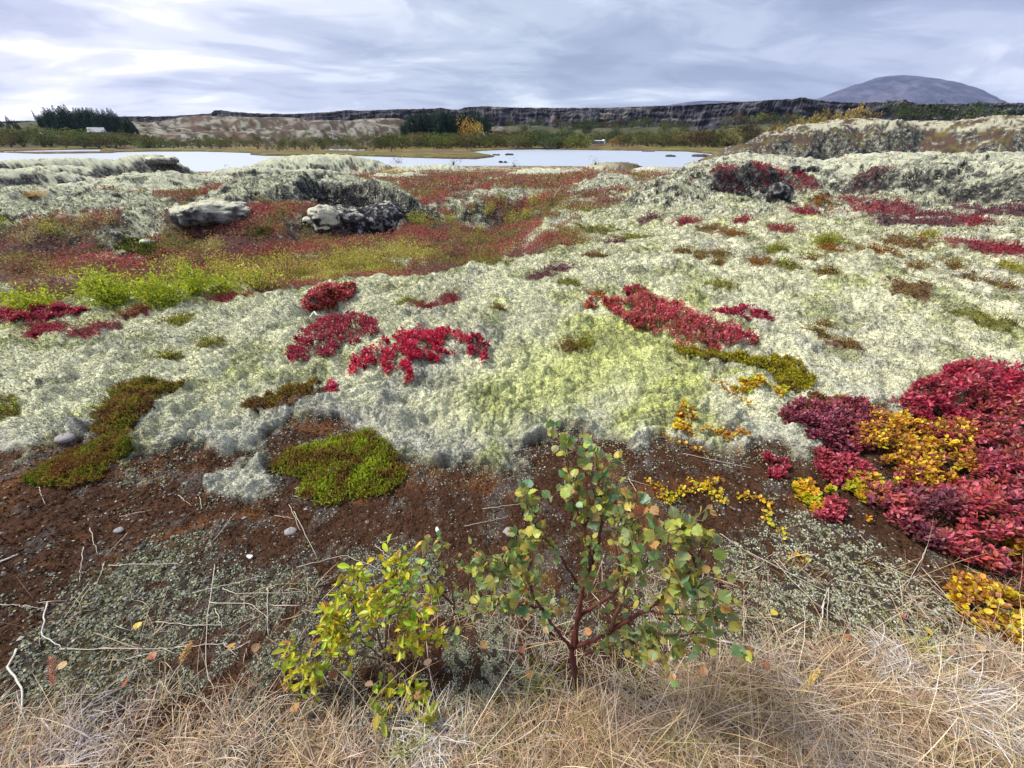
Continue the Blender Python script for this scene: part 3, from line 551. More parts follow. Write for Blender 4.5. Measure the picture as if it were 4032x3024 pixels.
def cliff():
    px = np.concatenate([np.arange(-900, 0, 9), np.arange(0, 4032, 3.0), np.arange(4032, 5200, 9)]); D = np.interp(px, [-900, 0, 1000, 2000, 3000, 4032, 5200], [1500, 1150, 900, 760, 620, 540, 480])
    jag = 2.2*fbm(px*.03, px*0, 11, 4)+1.6*abs(pn(px*.05, px*0+3, 12)); py = np.interp(px, CL[:, 0], CL[:, 1])-jag*np.interp(px, [0, 2600, 3000], [.5, .7, 1.0])
    T = aty(px, py, D); xs, ys, zt = T.T
    prof = [(-34, 0.0), (-22, .12), (-15, .22), (-12, .30), (-9, .45), (-7.5, .6), (-6.5, .75), (-4.5, .84), (-3.5, .93), (-1.5, .985), (1, 1.0), (4, .99), (12, .97), (40, .9), (120, .72)]
    tt = np.linspace(0, 1, len(prof)); t2 = np.linspace(0, 1, 64); po = np.interp(t2, tt, [p[0] for p in prof]); pz = np.interp(t2, tt, [p[1] for p in prof])
    zb = np.interp(np.hypot(xs, ys)-30, PR, PZ)-5; nn = np.stack([xs, ys], 1)/np.hypot(xs, ys)[:, None]
    s = np.cumsum(np.concatenate([[0], np.hypot(np.diff(xs), np.diff(ys))]))
    SS, ZZ = np.meshgrid(s, zb.mean()+pz*40, indexing='ij')
    wob = 11*fbm(SS*.010, ZZ*.02, 13, 3)+4.5*abs(pn(SS*.07, ZZ*.025, 14))+2.6*abs(pn(SS*.19, ZZ*.05, 15))+1.2*pn(SS*.5, ZZ*.25, 16)+2.2*pn(SS*.05, ZZ*.22, 17)
    off = po[None]+wob*np.interp(t2, [0, .2, .6, .75, 1], [.6, 1, .9, .25, .1])[None]
    X = xs[:, None]+nn[:, :1]*off; Y = ys[:, None]+nn[:, 1:]*off; Z = zb[:, None]+(zt-zb)[:, None]*pz[None]
    Z = Z+np.where(pz < .97, 1.3*pn(SS*.12, ZZ*.15, 18), .25*pn(SS*.4, ZZ*.4, 19))*(pz[None] > .2)
    a, b = X.shape; i = np.arange(a-1)[:, None]*b+np.arange(b-1)[None]; Q = np.stack([i, i+b, i+b+1, i+1], -1).reshape(-1, 4)
    m = rockmat('basalt_cliff', (.014, .016, .022), (.040, .042, .054), (.12, .11, .12), .09, .35, 2.5, ((.16, .15, .12), .92))
    o = mk('cliff', np.stack([X, Y, Z], -1).reshape(-1, 3), [Q], m, smooth=False); tag(o, kind='structure')
cliff()
def mountain(name, prof, Y, depth, mat, amp, seed, zlow=-40):
    prof = np.array(prof, float); px = np.linspace(prof[0, 0], prof[-1, 0], 260); py = np.interp(px, prof[:, 0], prof[:, 1]); T = aty(px, py, Y); v = np.linspace(-1, 1, 90)
    zt = T[:, 2]; U, V = np.meshgrid(np.linspace(0, 1, 260), v, indexing='ij'); w = (1-abs(V)**1.35)
    lat = T[:, 0][:, None]*(1+.0*V); Z = zlow+(zt-zlow)[:, None]*w
    rid = (abs(fbm(U*9+V*1.2, V*2.0, seed, 4))-.25)*amp*(1-abs(1-abs(V)*2)**2)+amp*.35*fbm(U*30, V*14, seed+3, 3)*(1-w**6)
    Z = Z+rid*np.clip((zt-zt.min())/(np.ptp(zt))*1.5, 0, 1)[:, None]; Yy = Y+V*depth*(.35+.65*(zt/zt.max()))[:, None]
    a, b = Z.shape; i = np.arange(a-1)[:, None]*b+np.arange(b-1)[None]; Q = np.stack([i, i+b, i+b+1, i+1], -1).reshape(-1, 4)
    o = mk(name, np.stack([lat, Yy, Z], -1).reshape(-1, 3), [Q], mat, smooth=True); tag(o, kind='structure')
mm = rockmat('haze_tinted_rock', (.030, .038, .070), (.052, .060, .105), (.11, .105, .15), .0035, 2.0, 30)  # rock colours with the blue of distant haze painted in
mountain('mountain', [(3100, 412), (3231, 386), (3300, 358), (3369, 332), (3400, 326), (3456, 304), (3500, 298), (3550, 295), (3600, 299), (3650, 306), (3700, 315), (3715, 318), (3737, 329), (3790, 352), (3825, 372), (3845, 374), (3887, 396), (3960, 415)], 8000, 2200, mm, 40, 50)
mountain('far_hill', [(2560, 425), (2640, 412), (2700, 402), (2770, 396), (2840, 397), (2920, 400), (3000, 404), (3300, 425)], 9500, 1500, mm, 30, 51)
# ---------------------------------------------------------------- plants near the viewer
def inpoly(poly, n, bias=1.0):
    """n random points in a world polygon, denser towards the viewer"""
    poly = np.asarray(poly); lo, hi = poly.min(0), poly.max(0); out = []
    rm = max(.3, np.hypot(*np.maximum(0, np.where((lo < 0) & (hi > 0), 0, np.minimum(abs(lo), abs(hi))))))
    tot = 0
    while tot < n:
        p = lo+(hi-lo)*rng.random((n*3, 2)); r = np.hypot(p[:, 0], p[:, 1])
        p = p[(sdist(poly, p[:, 0], p[:, 1]) > 0) & (rng.random(len(p)) < np.minimum(1, (rm/np.maximum(r, .1))**bias))]; out.append(p); tot += len(p)
    return np.concatenate(out)[:n]
def ell(px, py, w, h):                        # rough outline of a low plant, from its place and size
    g = px_ground(px, py); d = ray(px, py); sc = np.linalg.norm(g-np.array([0, 0, CZ]))/np.linalg.norm(d)
    ry = min(h*sc*(math.hypot(g[0], g[1])/max(.3, CZ-g[2])), w*sc*1.8); rx = w*sc; a = math.atan2(g[0], g[1]); th = np.linspace(0, 2*np.pi, 18)[:-1]
    k = 1+.22*np.array([pn(math.cos(t)*1.7+px, math.sin(t)*1.7+py, 5) for t in th]); u, v = rx*np.cos(th)*k, ry*np.sin(th)*k
    return np.stack([g[0]+u*math.cos(a)+v*math.sin(a), g[1]-u*math.sin(a)+v*math.cos(a)], 1)
def ppoly(*p):                                # outline of a plant lying on the ground
    return np.array([px_ground(a, b)[:2] for a, b in p])
def root_at(name, poly, label, cat, group=None):
    c = np.mean(poly, 0); z = float(H(c[:1], c[1:])[0]); o = empty(name, (c[0], c[1], z)); tag(o, label, cat, group); return o, np.array([c[0], c[1], z])
RED = [(.52, .06, .09), (.38, .05, .06), (.60, .15, .18), (.28, .08, .04), (.48, .10, .07), (.56, .10, .13)]
DUSK = [(.30, .05, .09), (.20, .05, .08), (.40, .09, .13), (.26, .07, .06)]
YEL = [(.62, .50, .02), (.70, .36, .02), (.40, .44, .02), (.50, .24, .03), (.68, .56, .05)]
def shrub_low(name, label, cat, poly, n, h, pal, leaf='oval', L=.024, W=.55, per=8, dome=.25, group=None, clear=None, stem=(.10, .05, .04), dens=1.0, spot=None, gap=-.28):
    root, o = root_at(name, poly, label, cat, group); P = inpoly(poly, n, dens)
    sdv = sdist(poly, P[:, 0], P[:, 1]); nz = pn(P[:, 0]*5, P[:, 1]*5, 91)
    keep = (sdv+.10*nz > .0) & (pn(P[:, 0]*9, P[:, 1]*9, 92)+.6*pn(P[:, 0]*22, P[:, 1]*22, 90) > gap); keep = keep if keep.sum() > 8 else sdv > -9; P, sdv, nz = P[keep], sdv[keep], nz[keep]; n = len(P)
    hh = h*(.35+.65*sst(sdv, 0, dome))*(.8+.35*rng.random(n)+.35*nz); z0 = H(P[:, 0], P[:, 1])
    top = np.column_stack([P[:, 0]+rng.normal(0, .12, n)*hh, P[:, 1]+rng.normal(0, .12, n)*hh, z0+hh])
    tone = fbm(P[:, 0]*3, P[:, 1]*3, 93, 2)+.35*rng.normal(size=n); pal = np.array(pal); idx = np.clip(((tone+1)/2*len(pal)).astype(int), 0, len(pal)-1)
    pal2 = pal[idx]
    if spot is not None:
        f = sst(spot[0]-np.hypot(P[:, 0]-spot[1][0], P[:, 1]-spot[1][1])+.12*nz, -.05, .08); pal2 = mixa(pal2, np.broadcast_to(np.array(spot[2]), pal2.shape), f*.85)
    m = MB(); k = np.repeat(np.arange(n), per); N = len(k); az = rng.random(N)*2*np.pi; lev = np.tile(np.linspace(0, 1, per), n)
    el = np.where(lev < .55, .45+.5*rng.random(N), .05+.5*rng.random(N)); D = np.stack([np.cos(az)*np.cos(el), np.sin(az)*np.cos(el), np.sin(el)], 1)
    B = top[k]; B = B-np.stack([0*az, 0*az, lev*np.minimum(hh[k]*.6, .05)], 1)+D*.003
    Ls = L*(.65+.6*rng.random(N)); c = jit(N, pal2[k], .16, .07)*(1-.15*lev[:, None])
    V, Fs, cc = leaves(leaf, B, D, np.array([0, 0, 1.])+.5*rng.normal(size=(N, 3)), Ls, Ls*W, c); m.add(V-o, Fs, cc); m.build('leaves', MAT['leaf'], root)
    s = MB(); q = np.arange(n); A = np.column_stack([P, z0-.005]); Dv = top-A; Ln = np.linalg.norm(Dv, axis=1)
    V, Fs, cc = leaves('blade', A, Dv, rdir(n), Ln, .0030, np.array(stem)); V2, F2, c2 = leaves('blade', A, Dv+rng.normal(size=(n, 3))*.02, rdir(n), Ln*.9, .0025, np.array(stem)*1.3)
    s.add(V-o, Fs, cc); s.add(V2-o, F2, c2); s.build('stems', MAT['bark'], root)
    return root
SPR = []
def crowberry(name, label, cat, poly, n, h, pal, group=None, L=.011, parts=True, dome=.2, per=9):
    root, o = root_at(name, poly, label, cat, group); P = inpoly(poly, n); sdv = sdist(poly, P[:, 0], P[:, 1]); nz = pn(P[:, 0]*12, P[:, 1]*12, 94)
    ks = sdv+.04*nz+.05*pn(P[:, 0]*5, P[:, 1]*5, 96) > .0; P, sdv, nz = P[ks], sdv[ks], nz[ks]; n = len(P); z0 = H(P[:, 0], P[:, 1])
    f = lambda s, q: h*(.12+.88*sst(s, 0, dome))*(.72+.40*q)
    hh = f(sdv, nz)*(.9+.25*rng.random(n)); k = np.repeat(np.arange(n), per); N = len(k); lev = np.tile(np.linspace(0, 1, per), n)
    ax = rdir(n, 1.6)*(.018+.014*rng.random(n))[:, None]; B = np.column_stack([P, z0+hh*.80])[k]+ax[k]*lev[:, None]
    D = unit(rdir(N, .3)+unit(ax[k])*1.2); tone = fbm(P[:, 0]*7, P[:, 1]*7, 95, 2)+.3*rng.normal(size=n); pal = np.array(pal); c = pal[np.clip(((tone+1)/2*len(pal)).astype(int), 0, len(pal)-1)]
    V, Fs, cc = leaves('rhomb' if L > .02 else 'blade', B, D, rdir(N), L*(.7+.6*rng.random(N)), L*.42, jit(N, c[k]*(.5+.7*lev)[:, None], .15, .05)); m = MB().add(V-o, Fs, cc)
    m.build('foliage', MAT['small_leaf'], root)
    # the woody mat under the sprigs
    lo, hi = poly.min(0), poly.max(0); G = 30; gx, gy = np.meshgrid(np.linspace(lo[0], hi[0], G), np.linspace(lo[1], hi[1], G)); gx, gy = gx.ravel(), gy.ravel(); s = sdist(poly, gx, gy)
    z = H(gx, gy)+np.where(s > 0, f(s, pn(gx*12, gy*12, 94))*.72, -.06); i = (np.arange(G-1)[:, None]*G+np.arange(G-1)[None]).ravel(); Q = np.stack([i, i+1, i+G+1, i+G], -1); Q = Q[(s[Q] > -.02).any(1)]
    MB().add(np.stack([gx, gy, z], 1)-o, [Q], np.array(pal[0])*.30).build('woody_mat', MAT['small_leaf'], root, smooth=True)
    return root
OL = [(.15, .07, .025), (.24, .13, .03), (.22, .23, .02), (.28, .34, .02), (.36, .44, .03)]
OLB = [(.20, .08, .025), (.16, .09, .03), (.25, .16, .03), (.21, .21, .02)]
crowberry('crowberry_cushion', 'thick green crowberry cushion at the edge of the bare soil, left of the birch', 'crowberry', ppoly((1045, 1840), (1100, 1800), (1190, 1760), (1350, 1720), (1440, 1690), (1500, 1720), (1570, 1790), (1600, 1860), (1590, 1905), (1520, 1950), (1350, 1985), (1290, 2010), (1195, 2000), (1180, 1950), (1190, 1900), (1110, 1880)), 5200, .075, OL)
crowberry('crowberry_mat', 'long brown and olive crowberry mat climbing the moss on the left', 'crowberry', ppoly((340, 1650), (420, 1590), (460, 1530), (560, 1490), (730, 1495), (740, 1520), (640, 1560), (620, 1620), (560, 1640), (500, 1720), (420, 1720), (350, 1700)), 3000, .035, OLB+[(.14, .16, .015)], L=.012)
crowberry('crowberry_mat', 'green crowberry mat at the lower left edge of the moss', 'crowberry', ppoly((60, 1890), (180, 1830), (300, 1770), (450, 1720), (530, 1730), (540, 1790), (430, 1830), (400, 1900), (260, 1930), (160, 1920)), 2800, .035, OLB+[(.15, .18, .015)], L=.011)
crowberry('crowberry_mat', 'yellow green crowberry strip running below the right hand crimson bush on the moss', 'crowberry', ppoly((2640, 1370), (2760, 1390), (2900, 1395), (3000, 1410), (3100, 1400), (3160, 1440), (3215, 1500), (3170, 1560), (3060, 1530), (3010, 1460), (2860, 1430), (2700, 1420)), 2400, .04, [(.16, .11, .02), (.26, .22, .012), (.34, .30, .015), (.22, .22, .015)], L=.014)
crowberry('crowberry_mat', 'rusty brown crowberry mat between the yellow leaves and the big red shrub', 'crowberry', ppoly((3120, 1600), (3180, 1540), (3280, 1560), (3360, 1580), (3480, 1600), (3400, 1680), (3280, 1700), (3180, 1660)), 1500, .04, OLB, L=.012)
crowberry('crowberry_mat', 'small dark crowberry mat beside a hollow in the moss, left of the crimson leaves', 'crowberry', ppoly((930, 1600), (1060, 1545), (1180, 1520), (1270, 1500), (1240, 1545), (1120, 1580), (1000, 1625)), 900, .03, OLB, L=.012)
crowberry('crowberry_mat', 'bright green crowberry clump in the red hollow by a small grey stone', 'crowberry', ppoly((440, 960), (520, 935), (600, 940), (640, 975), (660, 1000), (610, 1020), (560, 1010), (500, 1000)), 1500, .22, [(.08, .10, .012), (.11, .16, .012), (.15, .21, .015)], L=.035, dome=.5)
crowberry('crowberry_mat', 'dark green crowberry hump in the hollow in front of the lava cave', 'crowberry', ppoly((930, 925), (980, 900), (1060, 895), (1085, 915), (1050, 940), (970, 945)), 900, .18, [(.07, .08, .012), (.09, .13, .012), (.12, .17, .015)], L=.04, dome=.5)
BIG = 'crimson and purple bilberry shrubs on the right'
shrub_low('bilberry_shrub', 'largest crimson bilberry shrub filling the right edge, with a grey purple heart', 'bilberry', ppoly((3300, 2030), (3400, 1940), (3560, 1950), (3740, 1930), (3830, 1880), (3820, 1740), (3800, 1620), (3800, 1580), (3900, 1560), (4100, 1560), (4500, 1650), (4400, 2300), (4100, 2420), (3960, 2330), (3800, 2230), (3680, 2190), (3560, 2110), (3480, 2080)), 3100, .16, RED+DUSK+[(.42, .12, .08), (.50, .10, .12)], spot=(.11, ppoly((3620, 2080))[0], (.15, .06, .085)), L=.026)
shrub_low('bilberry_shrub', 'magenta bilberry shrub rising against the pale moss at the right edge', 'bilberry', ppoly((3480, 1640), (3560, 1560), (3680, 1500), (3760, 1450), (3860, 1460), (3960, 1490), (4100, 1500), (4300, 1560), (4200, 1640), (3900, 1680), (3650, 1690)), 1500, .17, [(.42, .03, .09), (.52, .04, .09), (.30, .04, .06), (.46, .09, .12), (.34, .08, .06)], L=.026)
shrub_low('bilberry_shrub', 'dusky red bilberry shrub at the left tip of the big red patch', 'bilberry', ppoly((3060, 1640), (3140, 1590), (3240, 1580), (3400, 1600), (3500, 1700), (3420, 1790), (3300, 1800), (3180, 1740)), 900, .12, DUSK+[(.38, .06, .09)], L=.024)
shrub_low('bilberry_shrub', 'small pinkish bilberry shrub on dark soil, left of the yellow leaves', 'bilberry', ppoly((2960, 1850), (3010, 1800), (3080, 1800), (3120, 1860), (3100, 1930), (3030, 1940)), 170, .07, [(.42, .06, .10), (.36, .03, .06), (.25, .05, .07)], L=.022)
shrub_low('bilberry_shrub', 'rose red bilberry shrub spilling onto the soil between two yellow clumps', 'bilberry', ppoly((3200, 1780), (3330, 1800), (3420, 1850), (3400, 1960), (3280, 2060), (3200, 2050), (3280, 1960), (3220, 1860)), 420, .10, [(.45, .06, .10), (.35, .05, .07), (.5, .09, .13)], L=.024)
shrub_low('bilberry_shrub', 'crimson bilberry bush on pale moss, right of centre', 'bilberry', ppoly((2380, 1190), (2470, 1200), (2560, 1180), (2700, 1210), (2780, 1250), (2880, 1290), (2990, 1330), (2960, 1370), (2880, 1390), (2780, 1400), (2690, 1380), (2620, 1330), (2500, 1310), (2450, 1260)), 2210, .13, RED+[(.24, .03, .05)], L=.022, gap=-.05)
shrub_low('bilberry_shrub', 'thin orange tipped bilberry sprigs left of the crimson bush on moss', 'bilberry', ppoly((2270, 1190), (2330, 1160), (2410, 1180), (2440, 1230), (2360, 1225), (2290, 1220)), 221, .08, [(.40, .03, .06), (.55, .14, .03), (.3, .03, .05)], L=.022, gap=-.05)
shrub_low('bilberry_shrub', 'small red bilberry tuft just above the crimson bush on moss', 'bilberry', ppoly((2450, 1155), (2490, 1130), (2540, 1145), (2570, 1170), (2500, 1180)), 204, .10, [(.30, .03, .06), (.42, .03, .07)], L=.022, gap=-.05)
shrub_low('bilberry_shrub', 'red bilberry sprigs trailing right of the crimson bush on moss', 'bilberry', ppoly((2780, 1230), (2900, 1205), (3000, 1235), (3060, 1260), (2960, 1262), (2860, 1256)), 340, .08, [(.36, .02, .06), (.46, .03, .08)], L=.022, gap=-.05)
shrub_low('bilberry_shrub', 'dusky red bilberry bush left of the brightest red leaves at centre', 'bilberry', ppoly((1130, 1390), (1170, 1330), (1250, 1280), (1380, 1240), (1480, 1270), (1500, 1310), (1420, 1350), (1330, 1380), (1300, 1420), (1230, 1410), (1150, 1440)), 1088, .11, [(.30, .02, .05), (.38, .02, .06), (.24, .04, .05), (.42, .02, .07)], L=.022, gap=-.05)
shrub_low('bilberry_shrub', 'brightest scarlet bilberry leaves spread over the moss at centre', 'bilberry', ppoly((1360, 1450), (1400, 1390), (1500, 1350), (1560, 1330), (1640, 1300), (1760, 1310), (1850, 1310), (1840, 1350), (1760, 1380), (1800, 1410), (1700, 1440), (1620, 1440), (1640, 1500), (1590, 1525), (1560, 1480), (1460, 1450), (1380, 1500)), 1224, .085, [(.50, .012, .055), (.58, .02, .07), (.40, .015, .05), (.62, .04, .10)], L=.022, gap=-.05)
shrub_low('bilberry_shrub', 'upright red bilberry sprigs at the right end of the centre patch', 'bilberry', ppoly((1840, 1400), (1850, 1350), (1890, 1345), (1930, 1370), (1950, 1410), (1900, 1440)), 85, .14, [(.34, .03, .06), (.46, .02, .07)], L=.028, per=11)
shrub_low('bilberry_shrub', 'lone red bilberry sprig lowest on the moss, below the centre patch', 'bilberry', ppoly((1285, 1535), (1300, 1510), (1325, 1512), (1330, 1540), (1300, 1552)), 14, .05, [(.52, .03, .09)], L=.024)
shrub_low('bilberry_shrub', 'red bilberry overhanging the dark hole at the rim of the hollow', 'bilberry', ppoly((1170, 1205), (1230, 1160), (1320, 1130), (1400, 1140), (1390, 1180), (1340, 1200), (1300, 1240), (1220, 1235)), 420, .14, RED+[(.25, .04, .04)], L=.034)
shrub_low('bilberry_shrub', 'pink red bilberry strip along the left end of the moss rim', 'bilberry', ppoly((-200, 1270), (0, 1250), (150, 1225), (340, 1205), (360, 1225), (250, 1250), (120, 1270), (0, 1285), (-200, 1300)), 1530, .11, [(.40, .05, .09), (.34, .03, .06), (.45, .09, .10)], L=.022, gap=-.05)
shrub_low('bilberry_shrub', 'red sprigs on the moss below the left end of the rim', 'bilberry', ppoly((110, 1320), (170, 1290), (240, 1285), (250, 1310), (180, 1330)), 255, .07, [(.40, .03, .08), (.30, .03, .05)], L=.022, gap=-.05)
YG = 'yellow dwarf willow clumps among the red shrubs'
YELB = [(.55, .22, .02), (.66, .40, .02), (.42, .20, .03), (.70, .52, .03), (.30, .12, .03)]
shrub_low('dwarf_willow', 'orange and gold dwarf willow in the middle of the big red shrub', 'willow', ppoly((3300, 1700), (3420, 1640), (3560, 1640), (3640, 1700), (3600, 1800), (3500, 1860), (3380, 1820)), 420, .165, YELB, leaf='diamond', L=.018, W=.85, per=7)
shrub_low('dwarf_willow', 'bright lemon dwarf willow at the lower left foot of the big red shrub', 'willow', ppoly((3260, 1890), (3340, 1870), (3460, 1890), (3470, 1960), (3440, 2030), (3400, 2060), (3330, 1990), (3250, 1950)), 330, .10, YEL, leaf='diamond', L=.022, W=.9, per=7)
shrub_low('dwarf_willow', 'yellow brown dwarf willow thicket at the lower right corner above the dry grass', 'willow', ppoly((3700, 2260), (3800, 2240), (3950, 2320), (4200, 2400), (4300, 2560), (4000, 2560), (3850, 2530), (3760, 2450), (3720, 2350)), 800, .10, YELB+[(.45, .46, .02)], leaf='diamond', L=.020, W=.9, per=8)
shrub_low('dwarf_willow', 'lemon yellow dwarf willow clump left of the pinkish sprigs, curving over bare soil', 'willow', ppoly((3120, 1880), (3150, 1850), (3190, 1880), (3210, 1950), (3260, 2020), (3230, 2035), (3170, 1990), (3130, 1950)), 150, .05, YEL, leaf='diamond', L=.020, W=.9, per=7)
shrub_low('dwarf_willow', 'lime and yellow dwarf willow on grey moss just under the yellow green crowberry', 'willow', ppoly((2870, 1540), (2920, 1500), (3010, 1510), (3100, 1520), (3090, 1570), (2990, 1570), (2920, 1560)), 170, .05, [(.50, .48, .02), (.40, .46, .02), (.6, .4, .03)], leaf='diamond', L=.022, W=.9, per=7)
shrub_low('dwarf_willow', 'gold dwarf willow sprigs on the dark gap above the birch sapling', 'willow', ppoly((2640, 1700), (2700, 1570), (2730, 1580), (2740, 1690), (2830, 1680), (2920, 1700), (2900, 1740), (2760, 1740), (2690, 1730)), 140, .04, YELB, leaf='diamond', L=.020, W=.9, per=6)
shrub_low('dwarf_willow', 'few yellow dwarf willow leaves at the right of the grass band corner', 'willow', ppoly((3880, 1650), (3960, 1640), (4000, 1700), (3900, 1730)), 40, .19, YEL, leaf='diamond', L=.022, W=.9, per=7)
shrub_low('dwarf_willow', 'golden dwarf willow peeping through the red leaves near the right edge', 'willow', ppoly((3830, 1990), (3920, 2000), (4000, 2050), (3960, 2090), (3880, 2060)), 40, .19, YEL, leaf='diamond', L=.024, W=.9, per=7)
shrub_low('dwarf_willow', 'mottled orange and rust dwarf willow patch deep inside the big red shrub', 'willow', ppoly((3560, 1680), (3700, 1640), (3820, 1680), (3850, 1800), (3820, 1900), (3650, 1950), (3480, 1940), (3440, 1850), (3560, 1800)), 760, .13, YELB+[(.36, .05, .07), (.28, .06, .05), (.45, .09, .10), (.20, .18, .02)], leaf='diamond', L=.020, W=.8, per=7, gap=-.3)
shrub_low('dwarf_willow', 'bright yellow dwarf willow sprigs low in the red shrub, above the corner thicket', 'willow', ppoly((3880, 2140), (4000, 2120), (4060, 2200), (3960, 2230)), 70, .19, YEL, leaf='diamond', L=.024, W=.9, per=7)
def trailer(label, path, n, per=3, L=.017, pal=YEL, group='trailing yellow dwarf willow stems on the soil'):
    P = np.array([px_ground(a, b) for a, b in path]); o = P[0].copy(); root = empty('trailing_willow', o); tag(root, label, 'willow', group)
    t = np.linspace(0, len(P)-1, 40); Q = np.stack([np.interp(t, np.arange(len(P)), P[:, i]) for i in range(3)], 1); Q[:, :2] += .012*np.stack([pn(t*1.7, t*0, 97), pn(t*1.7, t*0+5, 98)], 1)
    Q[:, 2] = H(Q[:, 0], Q[:, 1])+.008+.006*rng.random(40); MB().tube(Q-o, .0012, 4, (.12, .06, .04)).build('stem', MAT['bark'], root)
    i = rng.integers(0, 40, n*per); B = Q[i]+rng.normal(size=(n*per, 3))*np.array([.014, .014, .006]); B[:, 2] = np.maximum(B[:, 2], Q[i, 2]); D = rdir(n*per, .5); Ls = L*(.7+.6*rng.random(n*per))
    V, Fs, cc = leaves('diamond', B, D, rdir(n*per, 1.5), Ls, Ls*.95, jit(n*per, pick(n*per, pal), .15, .05)); MB().add(V-o, Fs, cc).build('leaves', MAT['leaf'], root)
trailer('yellow willow stem trailing just right of the birch top', [(2560, 1900), (2650, 1960), (2750, 1930), (2830, 1890)], 40)
trailer('yellow willow stem crossing the soil right of the birch', [(2700, 1890), (2760, 1930), (2830, 1950), (2850, 1990)], 34)
trailer('lemon leaved willow stem below the long straw on the soil', [(2590, 1960), (2640, 1980), (2690, 1930)], 20)
trailer('gold willow stem on dark soil below the grey moss lobe', [(2720, 1720), (2800, 1700), (2900, 1700), (2960, 1730)], 34, pal=YELB)
trailer('orange leaved willow stem hanging from the dark gap', [(2600, 1690), (2680, 1760), (2760, 1790)], 16, pal=YELB)
trailer('yellow willow stem ending under the pinkish sprigs', [(2900, 1970), (2960, 1960), (3030, 1990), (3010, 2050), (3080, 2110)], 34)
trailer('yellow willow stem lying along the moss edge below the crowberry', [(2800, 1500), (2870, 1540), (2960, 1620)], 26, pal=YELB)
trailer('isolated yellow leaved stem low on the soil, above the lichen', [(3090, 2210), (3130, 2200), (3160, 2215)], 7)
# every small heath patch that grows in the pale moss is a plant of its own
PL = dict(o='olive green crowberry tuft growing in the pale moss', b='brown heath tuft growing in the pale moss', r='dull crimson heath tuft growing in the pale moss', g='orange brown heath tuft growing in the pale moss', p='purplish heather tuft growing in the pale moss', y='straw yellow heath tuft growing in the pale moss')
PK = dict(o=OL, b=OLB, r=[(.26, .02, .04), (.20, .04, .04), (.34, .03, .06)], g=[(.30, .11, .015), (.22, .08, .02), (.18, .12, .02)], p=[(.14, .05, .07), (.12, .06, .06), (.20, .05, .07)], y=[(.30, .28, .03), (.36, .30, .05), (.2, .22, .02)])
def tuftmesh(p, n):
    cx, cy, rx, ry, k = p; a = math.atan2(cx, cy); u = rng.normal(0, .5, n)*rx; v = rng.normal(0, .5, n)*ry; x = cx+u*math.cos(a)+v*math.sin(a); y = cy-u*math.sin(a)+v*math.cos(a)
    r = math.hypot(cx, cy); L = max(.014, .0030*r); z = H(x, y); per = 6; kk = np.repeat(np.arange(n), per); N = len(kk); hgt = min(.02+.012*r, .14)
    B = np.column_stack([x, y, z])[kk]+np.column_stack([rng.normal(0, L*.6, N), rng.normal(0, L*.6, N), rng.random(N)*hgt*.7]); o = np.array([cx, cy, float(H(np.array([cx]), np.array([cy]))[0])])
    V, Fs, cc = leaves('rhomb', B, rdir(N, .9), rdir(N), L*(.7+.7*rng.random(N)), L*.45, jit(N, pick(N, PK[k]), .22, .06)); ob = empty('heath_tuft', o); MB().add(V-o, Fs, cc).build('leaves', MAT['small_leaf'], ob)
    tag(ob, PL[k], 'heath', PL[k].replace(' tuft', ' tufts'))
for p in PW: tuftmesh(p, int(np.clip(60+140*p[2], 60, 260)))
# ---------------------------------------------------------------- willow and birch bushes in the hollow and beyond
def bush(name, label, cat, px, py, w, h, pal, leafL=.035, n=700, group=None, twig=(.16, .12, .09), loose=1.0, leaf='rhomb'):
    g = px_ground(px, py); sc = np.linalg.norm(g-np.array([0, 0, CZ]))/np.linalg.norm(ray(px, py)); rx = w*.5*sc; hz = h*sc; root = empty(name, g); tag(root, label, cat, group)
    h *= 1.15; hz = h*sc; n = int(n*1.5); ns = 16+int(14*rx); st = MB(); tips = []
    for i in range(ns):
        a = rng.random()*2*np.pi; q = rng.random()**.6*rx; b = np.array([q*.18*math.cos(a), q*.14*math.sin(a), 0]); t = np.array([q*math.cos(a), q*.7*math.sin(a), hz*(.55+.5*rng.random())*(1-.3*(q/rx)**2)])
        b[2] = H(g[0]+b[:1], g[1]+b[1:2])[0]-g[2]-.03; mid = (b+t)/2+rng.normal(size=3)*.06*hz; Q = np.array([b, mid, t]); st.tube(Q, [max(.004, .0016*g[1]*.35), .003, .0015], 3, twig)
        for f in np.linspace(.35, 1, 6): tips.append(b*(1-f)+t*f+rng.normal(size=3)*.02)
    st.build('stems', MAT['bark'], root); tips = np.array(tips); k = rng.integers(0, len(tips), n); L = max(leafL, .0028*g[1])
    B = tips[k]+rng.normal(size=(n, 3))*L*1.3*loose; B[:, 2] = np.maximum(B[:, 2], .01); tone = rng.normal(size=n)*.35+pn(B[:, 0]*4/max(rx, .3), B[:, 2]*4/max(rx, .3), 99)
    c = np.array(pal)[np.clip(((tone+1)/2*len(pal)).astype(int), 0, len(pal)-1)]
    V, Fs, cc = leaves(leaf, B, rdir(n, .8), rdir(n, .4), L*(.7+.6*rng.random(n)), L*.42, jit(n, c, .15, .05)); MB().add(V, Fs, cc).build('leaves', MAT['leaf'], root); return root
LIME = [(.20, .26, .02), (.36, .43, .025), (.50, .53, .04), (.28, .38, .025)]
PALE = [(.40, .34, .12), (.55, .48, .18), (.34, .32, .08), (.5, .40, .15)]
YLW = [(.36, .36, .04), (.58, .53, .06), (.48, .44, .10)]
